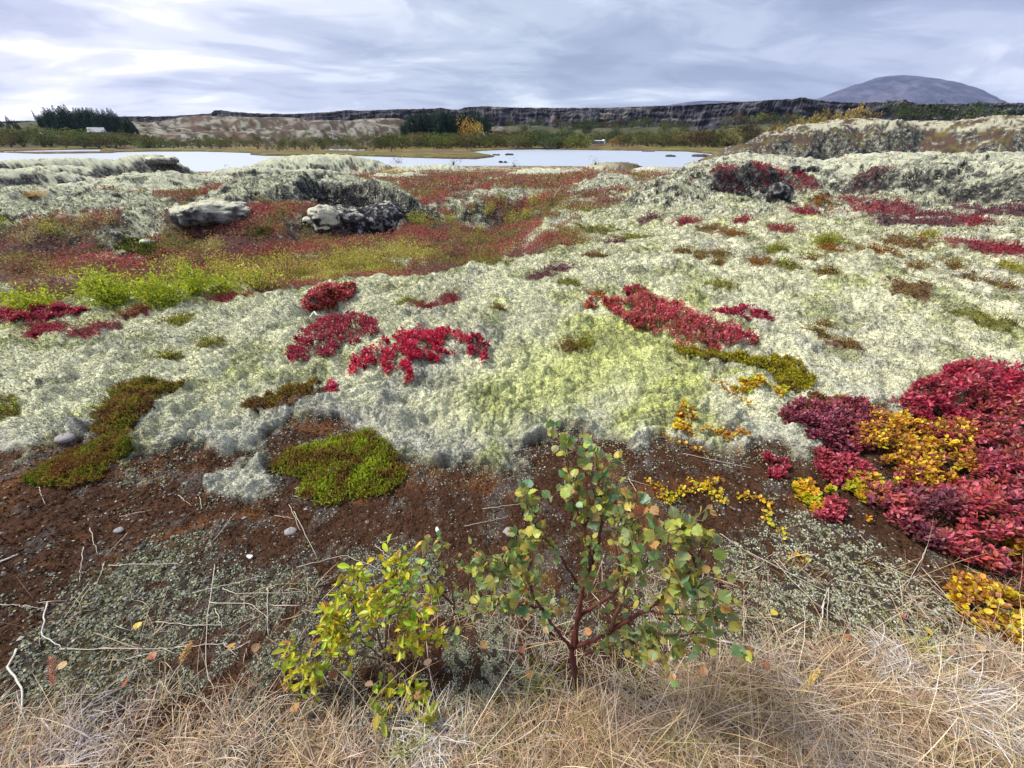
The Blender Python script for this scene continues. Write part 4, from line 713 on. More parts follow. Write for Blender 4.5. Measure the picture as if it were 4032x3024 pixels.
for t in [('willow_bush', 'lime willow bush nearest the left edge, under the green ones', 130, 1235, 240, 70, LIME, 900, 1), ('willow_bush', 'yellow green scrub between the left edge and the pale willow', 300, 1110, 220, 60, YLW+LIME[:1], 500, 1.6), ('willow_bush', 'yellow green scrub with straw, right of the crimson heath clump', 1350, 1050, 260, 70, YLW+LIME[:1], 800, 1.6),
          ('willow_bush', 'straw yellow scrub at the right end of the yellow band', 1500, 1010, 220, 60, YLW+PALE[:2], 600, 1.7), ('willow_bush', 'olive yellow scrub just above the moss rim, centre left', 1010, 1130, 240, 60, YLW+LIME[:2], 700, 1.4), ('willow_bush', 'leafy lime sprigs left of the hole at the moss rim', 900, 1150, 150, 50, LIME, 420, 1.2),
          ('willow_bush', 'leafy green willow bush at the left of the hollow, nearest the moss', 440, 1190, 230, 90, LIME, 1300, 1), ('willow_bush', 'lime green willow bush in the hollow, second from the left', 640, 1200, 200, 100, LIME, 1200, 1), ('willow_bush', 'bright lime willow bush right of the two leafy green ones', 770, 1165, 160, 90, LIME, 800, 1),
          ('willow_bush', 'pale yellow willow bush beyond the lime bushes', 700, 1080, 180, 80, YLW+LIME[:1], 700, 1.6), ('willow_bush', 'yellow willow scrub where the hollow meets the dry grass', 900, 1090, 220, 80, YLW, 800, 1.6), ('willow_bush', 'sparse yellow green willow scrub right of the crimson heath', 1120, 1080, 220, 90, YLW+PALE[:1], 700, 1.8),
          ('willow_bush', 'cream leaved willow bush above the crimson heath', 850, 1000, 140, 60, PALE, 520, 1.5), ('willow_bush', 'vivid lime willow bush right of the lava cave', 1645, 900, 120, 62, LIME[1:]+YLW[1:2], 520, 1), ('willow_bush', 'small lime willow bush next to the vivid one by the cave', 1765, 885, 80, 34, YLW+LIME[1:2], 260, 1),
          ('willow_bush', 'low bright yellow green bush alone in the brown heath', 1885, 930, 46, 38, LIME[1:], 180, 1), ('willow_bush', 'round yellow willow bush under the long pale moss bank', 1926, 848, 64, 54, YLW+LIME[1:2], 300, 1), ('willow_bush', 'loose yellow willow bush with bleached twigs', 2005, 895, 70, 62, YLW, 260, 1.8), ('willow_bush', 'low lime sprigs between the bleached twigs', 2080, 860, 70, 26, LIME[1:], 200, 1),
          ('willow_bush', 'tall thin yellow willow bush below the central moss bank', 2105, 812, 60, 56, YLW, 240, 1.5), ('willow_bush', 'thin yellow willow bush left of the tall thin one', 1975, 800, 50, 36, YLW, 160, 1.8), ('willow_bush', 'wispy willow bush with bare grey twigs right of the yellow ones', 2170, 800, 90, 54, PALE, 160, 2), ('willow_bush', 'yellow cream willow bush at the left of the hollow', 215, 925, 90, 44, YLW+PALE[:2], 380, 1.4),
          ('willow_bush', 'pale willow bush under the white moss bank on the left', 330, 895, 110, 40, PALE+YLW[:1], 360, 1.6), ('willow_bush', 'pale yellow willow sprigs in line under the left moss bank', 440, 885, 60, 30, PALE, 200, 1.6), ('willow_bush', 'yellow green willow bush cut by the left edge', 20, 900, 90, 40, LIME[1:]+PALE[:1], 300, 1.4), ('willow_bush', 'cream willow sprigs low on the left', 125, 955, 110, 30, PALE, 260, 1.8),
          ('dwarf_birch', 'golden dwarf birch patch before the lake, left of centre', 1545, 684, 110, 16, [(.55, .38, .05), (.5, .3, .05)], 260, 1.2), ('dwarf_birch', 'orange dwarf birch patch on the pale bank at the left', 140, 778, 90, 10, [(.55, .30, .05), (.5, .22, .05)], 260, 1.2), ('heather_clump', 'deep crimson heath clump behind the yellow scrub', 1080, 1025, 330, 60, [(.22, .02, .04), (.3, .03, .05), (.14, .02, .03)], 1300, 1.5), ('heather_clump', 'dark red heath clump between the yellow willows', 2050, 815, 60, 30, [(.2, .02, .03), (.14, .02, .03)], 160, 1.2),
          ('heather_clump', 'rose red heath clump left of the cave foot', 830, 925, 200, 26, [(.30, .04, .06), (.22, .03, .04)], 500, 1.3), ('willow_bush', 'leafless grey scrub on the near lake shore, centre left', 1570, 655, 50, 36, [(.10, .10, .05), (.13, .10, .06)], 110, 2), ('willow_bush', 'little bare bush on the near shore below the grassy spit', 1785, 650, 26, 26, [(.1, .1, .05)], 40, 2), ('willow_bush', 'little bare bush right beside another on the near shore', 1815, 652, 18, 24, [(.1, .1, .05)], 30, 2), ('willow_bush', 'small bare bush where the open water starts', 2025, 657, 24, 20, [(.12, .12, .07)], 30, 2), ('willow_bush', 'small bare bush near the low heather on the shore', 2345, 648, 22, 18, [(.12, .1, .07)], 30, 2),
          ('grass_tuft', 'bright green grass tuft alone on the pale moss slope at the right', 3255, 965, 130, 34, [(.24, .30, .03), (.36, .36, .05), (.3, .28, .06)], 700, .8)]:
    bush(t[0], t[1], t[0].split('_')[-1] if t[0] != 'willow_bush' else 'bush', *t[2:6], t[6], n=t[7], loose=t[8])
# bleached dead branches
def dead(label, pts, rad, name='dead_branch'):
    P = np.array([px_ground(*pts[0])]*len(pts)); g = P[0].copy(); sc = np.linalg.norm(g-np.array([0, 0, CZ]))/np.linalg.norm(ray(*pts[0])); Q = []
    for i, (a, b) in enumerate(pts): Q.append([(a-pts[0][0])*sc, .06*math.sin(i*2.1), (pts[0][1]-b)*sc*.95+.03])
    Q = np.array(Q); t = np.linspace(0, len(Q)-1, 24); R = np.stack([np.interp(t, np.arange(len(Q)), Q[:, i]) for i in range(3)], 1)
    o = MB().tube(R, np.linspace(rad, rad*.4, 24), 5, (.62, .58, .52)).build(name, MAT['bark'], smooth=True); o.location = g; tag(o, label, 'branch')
dead('curved bleached branch over the dark hole at the rim of the moss', [(1225, 1262), (1235, 1246), (1265, 1243), (1290, 1256), (1315, 1260), (1320, 1243)], .008)
dead('forked white dead twig standing before the central moss bank', [(2180, 790), (2186, 770), (2196, 756), (2205, 742)], .012)
dead('bleached dead twig lying right of the low lime sprigs', [(2080, 850), (2095, 835), (2092, 820)], .012)
# ---------------------------------------------------------------- rocks
MOSSY = rockmat('mossy_lava', (.02, .02, .022), (.07, .07, .07), (.30, .30, .28), 4.5, .9, .06, ((.52, .52, .39), .05))
DARKR = rockmat('dark_lava', (.010, .010, .012), (.028, .028, .03), (.36, .36, .36), 6.5, .9, .06, ((.46, .46, .35), 1.05))
GREYR = rockmat('grey_lichened_lava', (.03, .03, .032), (.12, .12, .115), (.30, .30, .28), 3.0, .9, .08, ((.50, .50, .38), .48))
def rock(name, label, px, py, w, h, mat, dr=.8, lump=.28, seed=1, sink=.30, cat='rock', group=None, sub=(44, 30), z=None, fr=1.6, sc=None):
    if z is None: g = px_ground(px, py)
    else: q = onz(px, py, z); g = np.array([q[0], q[1], z])
    s = np.linalg.norm(g-np.array([0, 0, CZ]))/np.linalg.norm(ray(px, py)); rx, rz = w*.5*s, h*s*.9; ry = rx*dr; a = math.atan2(g[0], g[1])
    th, ph = np.meshgrid(np.linspace(0, 2*np.pi, sub[0]+1)[:-1], np.linspace(0, np.pi, sub[1])[1:-1], indexing='ij'); X = np.cos(th)*np.sin(ph); Y = np.sin(th)*np.sin(ph); Z = np.cos(ph)
    def n3(f, sd): return (pn(X*f+sd, Y*f, sd)+pn(Y*f, Z*f+sd, sd+1)+pn(Z*f, X*f+sd, sd+2))*.6
    sg = lambda v, p: np.sign(v)*abs(v)**p
    m = min(rx, rz*1.3); N0 = unit(np.stack([X/rx, Y/ry, Z/rz], -1)); X, Y, Z = sg(X, .8)*rx, sg(Y, .8)*ry, sg(Z, .8)*rz*.62
    n3 = lambda f, sd: (pn(X/m*f+sd, Y/m*f, sd)+pn(Y/m*f, Z/m*f+sd, sd+1)+pn(Z/m*f, X/m*f+sd, sd+2))*.6
    k = m*lump*.85*(1.3*abs(n3(fr*.45, seed))+.5*abs(n3(fr*1.2, seed+7))-.45+.22*n3(fr*2.6, seed+9)+.10*n3(fr*6, seed+12)); X, Y, Z = X+N0[..., 0]*k, Y+N0[..., 1]*k, Z+N0[..., 2]*k+rz*(.5-sink)
    c, s_ = math.cos(-a), math.sin(-a); V = np.stack([X*c-Y*s_, X*s_+Y*c, Z], -1); A, B = X.shape
    V = np.vstack([V.reshape(-1, 3), [V[:, 0].mean(0)+[0, 0, .02*rz], V[:, -1].mean(0)]]); i = np.arange(A)[:, None]; j = np.arange(B-1)[None]; i2 = (i+1) % A
    Q = np.stack([i*B+j, i*B+j+1, i2*B+j+1, i2*B+j], -1).reshape(-1, 4); i = np.arange(A); T1 = np.stack([i*B, ((i+1) % A)*B, np.full(A, A*B)], -1)[:, ::-1]; T2 = np.stack([i*B+B-1, ((i+1) % A)*B+B-1, np.full(A, A*B+1)], -1)
    o = mk(name, V, [Q, np.vstack([T1, T2])], mat, smooth=True); o.location = g; tag(o, label, cat, group); return o
rock('lava_outcrop', 'black lava face speckled white over the deep cave, under the pale moss bank', 1440, 912, 330, 118, DARKR, .6, .26, 3, cat='outcrop', sub=(110, 70), fr=1.5)
rock('lava_outcrop', 'mossy lava pillar at the left end of the cave', 1285, 885, 110, 96, MOSSY, .9, .3, 5, cat='outcrop', sub=(60, 44), fr=1.8)
rock('boulder', 'small pale moss covered boulder at the foot of the lava pillar', 1225, 880, 60, 34, MOSSY, .9, .25, 8)
rock('lava_outcrop', 'grey lava outcrop with boulders at the left of the cave, beside a dark gap', 850, 862, 270, 78, GREYR, .6, .30, 11, cat='outcrop', sub=(90, 60), fr=2.2)
rock('boulder', 'dark rounded rock just right of the rugged shore hump', 640, 640, 110, 26, GREYR, .7, .3, 31)
rock('boulder', 'small grey stone in the bright green crowberry', 585, 960, 56, 24, GREYR, .8, .2, 33)
rock('boulder', 'black lava block propping the overhanging bank', 3065, 780, 90, 66, DARKR, .8, .35, 37)
rock('boulder', 'jagged dark lava lump standing on the pale moss, right', 3195, 676, 44, 26, DARKR, .8, .4, 41)
rock('boulder', 'long jagged dark lava lump beside another on the right bank', 3140, 672, 52, 18, DARKR, .6, .4, 43)
for x, y, w, h, lb in [(2005, 611, 36, 6, 'flat dark rock islet off the tip of the grassy spit'), (1954, 612, 30, 5, 'dark rock islet touching the tip of the spit'), (1972, 641, 16, 7, 'left of two small dark rocks in the near water'), (1990, 641, 16, 6, 'right of two small dark rocks in the near water'), (2640, 617, 40, 7, 'dark islet alone in the right part of the lake'), (2760, 617, 70, 9, 'long brown islet near the right end of the lake'), (2552, 597, 50, 4, 'thin dark islet along the far shore')]:
    rock('water_rock', lb, x, y, w, h, DARKR, .5, .3, int(x) % 50, sink=.1, z=LAKE, sub=(30, 16))
# ---------------------------------------------------------------- far trees, one object each
def foliage(P, D, L, W, c): return leaves('rhomb', P, D, rdir(len(P)), L, W, c)
def conifer(seed, base, h=1.0, nl=340, w=.17):
    r_ = np.random.default_rng(seed); m = MB(); t = np.sort(r_.random(nl)**.8); a = r_.random(nl)*2*np.pi; rad = w*(1-t)**.85*(.75+.5*r_.random(nl))+.01; el = -.35+.3*r_.random(nl)
    P = np.stack([np.cos(a)*rad*.25, np.sin(a)*rad*.25, .05+t*.93], 1); D = np.stack([np.cos(a)*np.cos(el), np.sin(a)*np.cos(el), np.sin(el)], 1)
    V, Fs, c = leaves('rhomb', P, D, np.array([0, 0, 1.])+.7*r_.normal(size=(nl, 3)), rad*.95+.01, .055*(1.3-t), np.clip(np.array(base)*(1+.3*r_.normal(size=(nl, 1))), .004, 1)); m.add(V, Fs, c); crown = m.build('crown', MAT['far_leaf'])
    tr = MB().tube([(0, 0, -.04), (0, 0, .5), (0, 0, .98)], [.014, .009, .002], 5, (.05, .035, .025)).build('trunk', MAT['bark']); return crown, tr
def broad(seed, pal, nl=420, w=.5, low=.15, up=.6, lw=.10, blobs=9, flat=1.0):
    r_ = np.random.default_rng(seed); cs = np.stack([r_.normal(0, .45, blobs)*w, r_.normal(0, .45, blobs)*w, low+(1-low)*(.2+.62*r_.random(blobs))], 1); rr = .15+.16*r_.random(blobs); k = r_.integers(0, blobs, nl)
    v = unit(r_.normal(size=(nl, 3))); P = cs[k]+v*(rr[k]*(.7+.4*r_.random(nl)))[:, None]*np.array([1, 1, flat]); P[:, 2] = np.maximum(P[:, 2], .02); D = unit(v+np.array([0, 0, up])+.5*r_.normal(size=(nl, 3)))
    c = np.array(pal)[(k+r_.integers(0, 2, nl)) % len(pal)]*(1+.25*r_.normal(size=(nl, 1))); V, Fs, c = leaves('rhomb', P, D, unit(r_.normal(size=(nl, 3))), lw*(.7+.6*r_.random(nl)), lw*.55, np.clip(c, .004, 1)); crown = MB().add(V, Fs, c).build('crown', MAT['far_leaf'])
    m = MB()
    for i in range(blobs): m.tube([(0, 0, -.06), tuple(cs[i]*[.5, .5, .45]), tuple(cs[i])], [.016, .011, .005], 4, (.09, .075, .06))
    return crown, m.build('trunk', MAT['bark'])
_used = {}
def plant_tree(proto, name, x, y, hgt, label, cat, group, wid=1.0, z=None):
    crown, tr = proto; z = float(H(np.array([x]), np.array([y]))[0]) if z is None else z; e = empty(name, (x, y, z), rng.random()*6.28)
    for c in (crown, tr):
        q = c if not _used.get(c.name) else c.copy()
        if q is not c: C.objects.link(q)
        _used[c.name] = 1; q.parent = e
    e.scale = (hgt*wid, hgt*wid, hgt); tag(e, label, cat, group); return e
def atpx(px, Y): return px_x(px, Y), Y
def px_x(px, Y): return (px-2016)*Y/(F*CP+(1512-560)*SP)
CON = [conifer(100+i, b, nl=340, w=w) for i, (b, w) in enumerate([((.022, .052, .036), .17), ((.028, .062, .04), .20), ((.018, .044, .036), .15), ((.034, .07, .036), .18)])]
def scatter(protos, name, pxa, pxb, Ya, Yb, n, ha, hb, label, cat, group, wid=(.9, 1.3), prof=None):
    u = (np.arange(n)+rng.random(n))/n
    for t in u:
        px = pxa+(pxb-pxa)*t; Y = Ya+(Yb-Ya)*rng.random(); h = ha+(hb-ha)*rng.random()
        if prof is not None: h *= np.interp(px, prof[0], prof[1])
        plant_tree(protos[rng.integers(len(protos))], name, *atpx(px, Y), h, label, cat, group, wid[0]+(wid[1]-wid[0])*rng.random())
scatter(CON, 'conifer', 195, 560, 430, 520, 80, 18, 24, 'dark conifer in the dense plantation left of the lake', 'conifer', 'conifers of the left plantation', (1.0, 1.5), ([190, 240, 300, 480, 560], [.5, .85, 1, .85, .5]))
scatter(CON, 'conifer', 1585, 1800, 385, 450, 46, 22, 28, 'tall dark spruce in the grove in the middle', 'spruce', 'spruces of the middle grove', (.8, 1.1), ([1580, 1620, 1680, 1800], [.62, .88, 1, .95]))
scatter(CON, 'conifer', 1790, 1935, 400, 460, 18, 20, 28, 'dark spruce behind the yellow trees of the middle grove', 'spruce', 'spruces behind the yellow trees', (.8, 1.1))
scatter(CON, 'conifer', 0, 110, 430, 520, 8, 6, 11, 'low dark conifer near the left edge beyond the lake', 'conifer', 'conifers near the left edge', (1, 1.5))
for px, Y, h in [(352, 820, 26), (360, 820, 30), (371, 820, 34), (380, 820, 28), (395, 820, 30), (408, 820, 26), (478, 840, 24), (275, 780, 22), (190, 640, 24)]: plant_tree(CON[2], 'conifer', *atpx(px, Y), h*.55, 'spindly conifer standing above the left skyline', 'conifer', 'spindly conifers on the left skyline', .7, z=aty(px, 466, Y)[2]-3)
G1 = broad(200, [(.085, .105, .03), (.11, .13, .035), (.07, .085, .026)]); G2 = broad(201, [(.13, .155, .035), (.17, .18, .045), (.10, .125, .03)]); G3 = broad(202, [(.16, .14, .05), (.19, .155, .055), (.13, .11, .05)])
G4 = broad(203, [(.09, .05, .025), (.07, .05, .03)]); G5 = broad(204, [(.045, .07, .032), (.055, .085, .034), (.075, .09, .03)], blobs=11); BT = broad(205, [(.12, .12, .06), (.15, .13, .08)], nl=190, w=.4, lw=.05)
LB = 'low willow and birch bush on the marshy lake shore'; LG = 'bushes on the marshy lake shore'
scatter([G1, G2, G3, G1], 'shore_bush', -20, 640, 312, 410, 80, 5, 9, LB+' at the left', 'bush', LG+' at the left', (1.0, 1.8))
scatter([G1, G3, BT, G2], 'shore_bush', 640, 1560, 335, 430, 84, 3.5, 7.5, LB+', left of the middle grove', 'bush', LG+', left of the middle grove', (1.0, 1.7))
scatter([BT, G1, BT, G3], 'shore_bush', 640, 1560, 290, 345, 46, 3, 6, 'thin bush standing close to the far water edge, left of centre', 'bush', 'thin bushes close to the far water edge', (.9, 1.5))
scatter([BT, G1, BT], 'shore_bush', 1030, 1560, 245, 320, 34, 3, 6, 'thin grey green bush on the grassy spit in the lake', 'bush', 'thin bushes on the grassy spit', (.8, 1.3))
scatter([G2, G1, G2, G3], 'shore_bush', 1480, 2080, 300, 385, 72, 6, 9, 'dense olive green bush before the middle grove', 'bush', 'olive bushes before the middle grove', (1.0, 1.7))
scatter([G2, G1, G2, G5], 'shore_bush', 2060, 2320, 312, 385, 34, 5.5, 9, 'green bush on the far shore right of the church', 'bush', 'green bushes right of the church', (1.0, 1.7))
scatter([G2, G1, G3], 'shore_bush', 2420, 2900, 355, 430, 40, 5, 9, 'green bush along the far shore at the right end of the lake', 'bush', 'bushes at the right end of the lake', (1.0, 1.8))
scatter([BT], 'shore_bush', 1690, 1960, 262, 285, 5, 2.5, 4, 'bare grey bush near the tip of the grassy spit', 'bush', 'bare bushes near the spit tip', (.8, 1.1))
scatter([G5, G1, G5, G4, G2], 'birch_tree', 1930, 2700, 430, 640, 120, 6, 10, 'dark green birch in the woodland below the cliff', 'tree', 'birches in the woodland below the cliff', (1.0, 1.6))
scatter([G5, G1, G3, G2, G4], 'birch_tree', 2600, 3180, 330, 520, 80, 6, 11, 'mixed green birch on the slope right of the lake', 'tree', 'birches on the slope right of the lake', (1.0, 1.6))
scatter([G5, CON[1], G5], 'birch_tree', 3380, 4200, 400, 470, 26, 10, 16, 'very dark tree at the foot of the cliff behind the right ridge', 'tree', 'dark trees behind the right ridge', (.9, 1.4))
scatter([G4, G1, G5], 'hill_shrub', 560, 1500, 440, 560, 26, 2.5, 4.5, 'small dark shrub on the pale lava hills', 'shrub', 'shrubs on the pale lava hills', (1, 1.6))
scatter([BT], 'skyline_sapling', 1835, 2010, 770, 772, 13, 4.5, 6, 'tiny bare sapling on the highest cliff edge', 'sapling', 'saplings on the cliff edge', (.35, .45))
YT = broad(210, [(.60, .36, .05), (.50, .28, .05), (.40, .28, .06)], nl=520, w=.24, low=.12, lw=.07, blobs=12, flat=1.5); YT2 = broad(211, [(.46, .38, .07), (.34, .32, .06), (.52, .42, .10)], nl=520, w=.3, low=.1, lw=.07, blobs=12, flat=1.3)
plant_tree(YT, 'larch', *atpx(1836, 392), 18, 'tall orange yellow tree in the middle grove', 'tree', None, 1.0); plant_tree(YT2, 'birch_tree', *atpx(1886, 392), 15, 'pale yellow tree right of the orange one in the grove', 'tree', None, 1.1)
plant_tree(broad(212, [(.13, .16, .03), (.17, .19, .035)], nl=500, w=.5), 'birch_tree', *atpx(2052, 400), 9.5, 'single rounded light green tree right of the church', 'tree', None, 1.3)
plant_tree(broad(213, [(.34, .17, .04), (.28, .16, .05)], nl=400, w=.5), 'birch_tree', *atpx(2412, 372), 5, 'rounded orange bush beside the white building by the lake', 'bush', None, 1.6)
def wispy(seed, pal, nl=1500):
    r_ = np.random.default_rng(seed); m = MB(); tips = []
    for i in range(16):
        a = r_.random()*6.28; q = .22*r_.random()**.6; Q = np.array([(0, 0, -.05), (q*.5*math.cos(a), q*.5*math.sin(a), .35), (q*math.cos(a), q*math.sin(a), .72+.28*r_.random()*(1-q*2))]); m.tube(Q, [.010, .006, .002], 4, (.16, .12, .08)); tips.append(np.linspace(Q[1]*.5, Q[2], 9))
    T = np.concatenate(tips); k = r_.integers(0, len(T), nl); P = T[k]+r_.normal(size=(nl, 3))*.022; D = unit(np.array([0, 0, 1.6])+r_.normal(size=(nl, 3))*.6)
    V, Fs, c = leaves('rhomb', P, D, unit(r_.normal(size=(nl, 3))), .05*(.6+.8*r_.random(nl)), .018, np.array(pal)[r_.integers(0, len(pal), nl)]*(1+.2*r_.normal(size=(nl, 1))))
    return MB().add(V, Fs, np.clip(c, .01, 1)).build('crown', MAT['far_leaf']), m.build('trunk', MAT['bark'])
W1, W2 = wispy(220, [(.30, .24, .08), (.36, .29, .10), (.24, .22, .07)]), wispy(221, [(.26, .19, .08), (.20, .16, .07), (.30, .24, .10)])
for i, (px, Y, top, lb) in enumerate([(3040, 92, 505, 'lowest straw coloured willow behind the right ridge'), (3100, 95, 478, 'second lowest straw yellow willow behind the right ridge'), (3170, 98, 452, 'broad yellow willow behind the middle of the ridge slabs'), (3235, 100, 436, 'tall yellow willow left of the tallest behind the ridge'), (3310, 102, 418, 'tallest straw yellow willow behind the right ridge'), (3375, 100, 438, 'yellow willow at the right of the group, before dark trees'), (3060, 120, 492, 'brownish willow at the left back of the straw yellow group'), (3270, 112, 446, 'brown yellow willow half hidden between the two tallest')]):
    x, y = px_x(px, Y), Y; z = float(H(np.array([x]), np.array([y]))[0]); plant_tree((W1, W2)[i % 2], 'willow_tree', x, y, aty(px, top-14, Y)[2]-z, lb, 'willow', None, 1.15, z=z)
# ---------------------------------------------------------------- church, houses, cars
WP = (.75, .76, .78)
def part(name, root, c, d, col, rz=0, taper=1.0): return MB().box(c, d, col, rz, taper).build(name, MAT['rough_paint'], root)
def gable(name, root, c, L, W_, hh, col, over=.3):      # ridge along x
    a, b = L/2+over, W_/2+over; V = np.array([(-a, -b, 0), (a, -b, 0), (a, b, 0), (-a, b, 0), (-a, 0, hh), (a, 0, hh)])+np.array(c)
    return MB().add(V, [np.array([[0, 1, 5, 4], [2, 3, 4, 5], [3, 2, 1, 0]]), np.array([[0, 4, 3], [1, 2, 5]])], col).build(name, MAT['rough_paint'], root)
def house(name, label, px, Y, L, W_, hh, roofh, wall, roof, rz=0, cat='house', z=None):
    x, y = atpx(px, Y); z = float(H(np.array([x]), np.array([y]))[0]) if z is None else z; e = empty(name, (x, y, z), rz); tag(e, label, cat)
    part('wall', e, (0, 0, hh/2-.2), (L, W_, hh+.4), wall); gable('roof', e, (0, 0, hh), L, W_, roofh, roof)
    for i in range(3): part('window', e, (-L*.3+i*L*.3, -W_/2-.02, hh*.55), (L*.1, .08, hh*.35), (.03, .035, .04))
    return e
ch = house('church', 'small white church with a pointed tower among bushes before the middle grove', 1921, 380, 5.5, 4, 2.6, 1.6, WP, (.09, .10, .11), cat='church'); ch.location.z += 3.2
part('tower', ch, (-3.2, 0, 2.0), (1.7, 1.7, 4.8), WP); part('spire', ch, (-3.2, 0, 5.4), (1.8, 1.8, 2.2), WP, taper=.1); part('door', ch, (-3.2, -.88, 1.0), (.8, .08, 1.9), (.05, .04, .04))
h1 = house('farmhouse', 'grey roofed house at the foot of the left plantation', 402, 410, 11, 8, 2.6, 3.6, (.14, .13, .13), (.22, .23, .27), .5); h1.location.z += 3.0; part('chimney', h1, (2, .3, 6), (.8, .8, 1.4), (.25, .2, .18)); part('annexe', h1, (8.0, -1, 1.2), (4.5, 3, 2.4), (.5, .5, .52))
h2 = house('cabin', 'low pale cabin with a flat grey roof left of the plantation', 186, 390, 6, 4, 1.8, .9, (.42, .42, .42), (.55, .57, .6), -.2, 'cabin'); h2.location.z += 2.4
h3 = house('cabin', 'small white cabin just right of the low pale one', 228, 385, 3.6, 3, 1.4, .6, WP, WP, 0, 'cabin'); h3.location.z += 2.0
h4 = house('visitor_building', 'long low building with white end by the right lake shore', 2345, 392, 13, 5, 1.8, .5, (.25, .25, .27), (.40, .42, .45), .1, 'building'); h4.location.z += 1.6; part('end_wall', h4, (6.9, 0, 1.2), (1.0, 5.4, 3.2), WP)
h5 = house('shed', 'low dark shed with pale panels among bushes right of the church', 2000, 372, 5.6, 3.5, 1.5, .4, (.16, .16, .17), (.2, .2, .2), 0, 'shed'); h5.location.z += 2.6; [part('panel', h5, (dx, -1.82, 1.0), (.9, .1, 1.0), WP) for dx in (-2.2, -.4, 1.6)]
def car_parts(kind):
    body = {'car': [(-2.15, .35), (-2.1, .85), (-1.3, .95), (-.7, 1.42), (.9, 1.45), (1.7, .98), (2.15, .9), (2.2, .35)], 'van': [(-2.6, .35), (-2.55, 1.0), (-2.0, 1.15), (-1.5, 2.2), (2.6, 2.25), (2.6, .35)], 'camper': [(-3, .4), (-2.95, 1.05), (-2.2, 1.3), (-2.3, 2.1), (-2.0, 2.8), (3, 2.8), (3, .4)]}[kind]; w = .85 if kind == 'car' else 1.05; n = len(body)
    V = np.array([(x, -w*(1 if z < 1 else .86), z) for x, z in body]+[(x, w*(1 if z < 1 else .86), z) for x, z in body]); out = []
    for i in range(n): j = (i+1) % n; out.append((i, j, j+n, i+n))
    b = MB().add(V, [np.array(out)]); b.F.setdefault(n, []).append(np.array([list(range(n))[::-1], list(range(n, 2*n))])); return b
def vehicle(kind, name, label, px, Y, rz, col=WP, dz=0.0, group=None):
    x, y = atpx(px, Y); e = empty(name, (x, y, float(H(np.array([x]), np.array([y]))[0])+dz), rz); tag(e, label, {'car': 'car', 'van': 'van', 'camper': 'camper'}[kind], group)
    b = car_parts(kind); b.c = [np.broadcast_to(np.array(col), (b.n, 3))]; b.build('body', MAT['rough_paint'], e); w = .85 if kind == 'car' else 1.05; g = (.03, .035, .045); zt = {'car': 1.2, 'van': 1.65, 'camper': 1.75}[kind]
    for s in (-1, 1): MB().box((.1, s*(w*.9+.02), zt), (1.6, .06, .34), g).build('side_window', MAT['rough_paint'], e)
    MB().box(({'car': -1.05, 'van': -1.8, 'camper': -2.3}[kind], 0, zt), (.12, w*1.4, .34), g).build('windscreen', MAT['rough_paint'], e)
    for sx in (-1.35, 1.35):
        for s in (-1, 1): MB().tube([(sx, s*(w-.12), .34), (sx, s*(w+.04), .34)], .34, 8, (.02, .02, .02)).build('wheel', MAT['rough_paint'], e)
    return e
CG = 'white cars parked below the lava hills'
for k, nm, lb, px, Y, rz, dz, col in [('car', 'parked_car', 'leftmost white car parked by the flagpole', 1252, 420, .5, 3.2, WP), ('van', 'parked_van', 'white van second from the left in the row by the flagpole', 1267, 422, 1.2, 3.2, WP), ('car', 'parked_car', 'silver white car left of the flagpole', 1289, 420, .2, 3.2, (.6, .62, .66)), ('car', 'parked_car', 'white car right under the flagpole', 1311, 418, .6, 3.0, WP), ('car', 'parked_car', 'pale grey car just right of the flagpole', 1323, 424, -.3, 3.0, (.5, .52, .56)), ('car', 'parked_car', 'rightmost white car of the row by the flagpole', 1332, 418, 1.4, 2.8, WP),
                                 ('car', 'parked_car', 'single white car between the flagpole and the middle grove', 1456, 385, .3, 2.0, WP), ('camper', 'camper_van', 'white camper van left of the middle grove', 1507, 390, .1, 1.6, WP), ('van', 'parked_van', 'white van half hidden by bushes at the foot of the grove', 1612, 375, 1.5, 3.2, WP), ('van', 'parked_van', 'white van in the bushes right of the dark shed', 2037, 385, .4, 4.0, WP)]: vehicle(k, nm, lb, px, Y, rz, col, dz)
x, y = atpx(1316, 415); z = float(H(np.array([x]), np.array([y]))[0]); fp = empty('flagpole', (x, y, z)); tag(fp, 'tall white bare flagpole rising behind the parked cars', 'flagpole'); MB().tube([(0, 0, 0), (0, 0, 8), (0, 0, 14.5)], [.20, .16, .10], 6, WP).build('pole', MAT['rough_paint'], fp); MB().box((0, 0, 14.6), (.35, .35, .25), (.6, .5, .2)).build('finial', MAT['rough_paint'], fp)
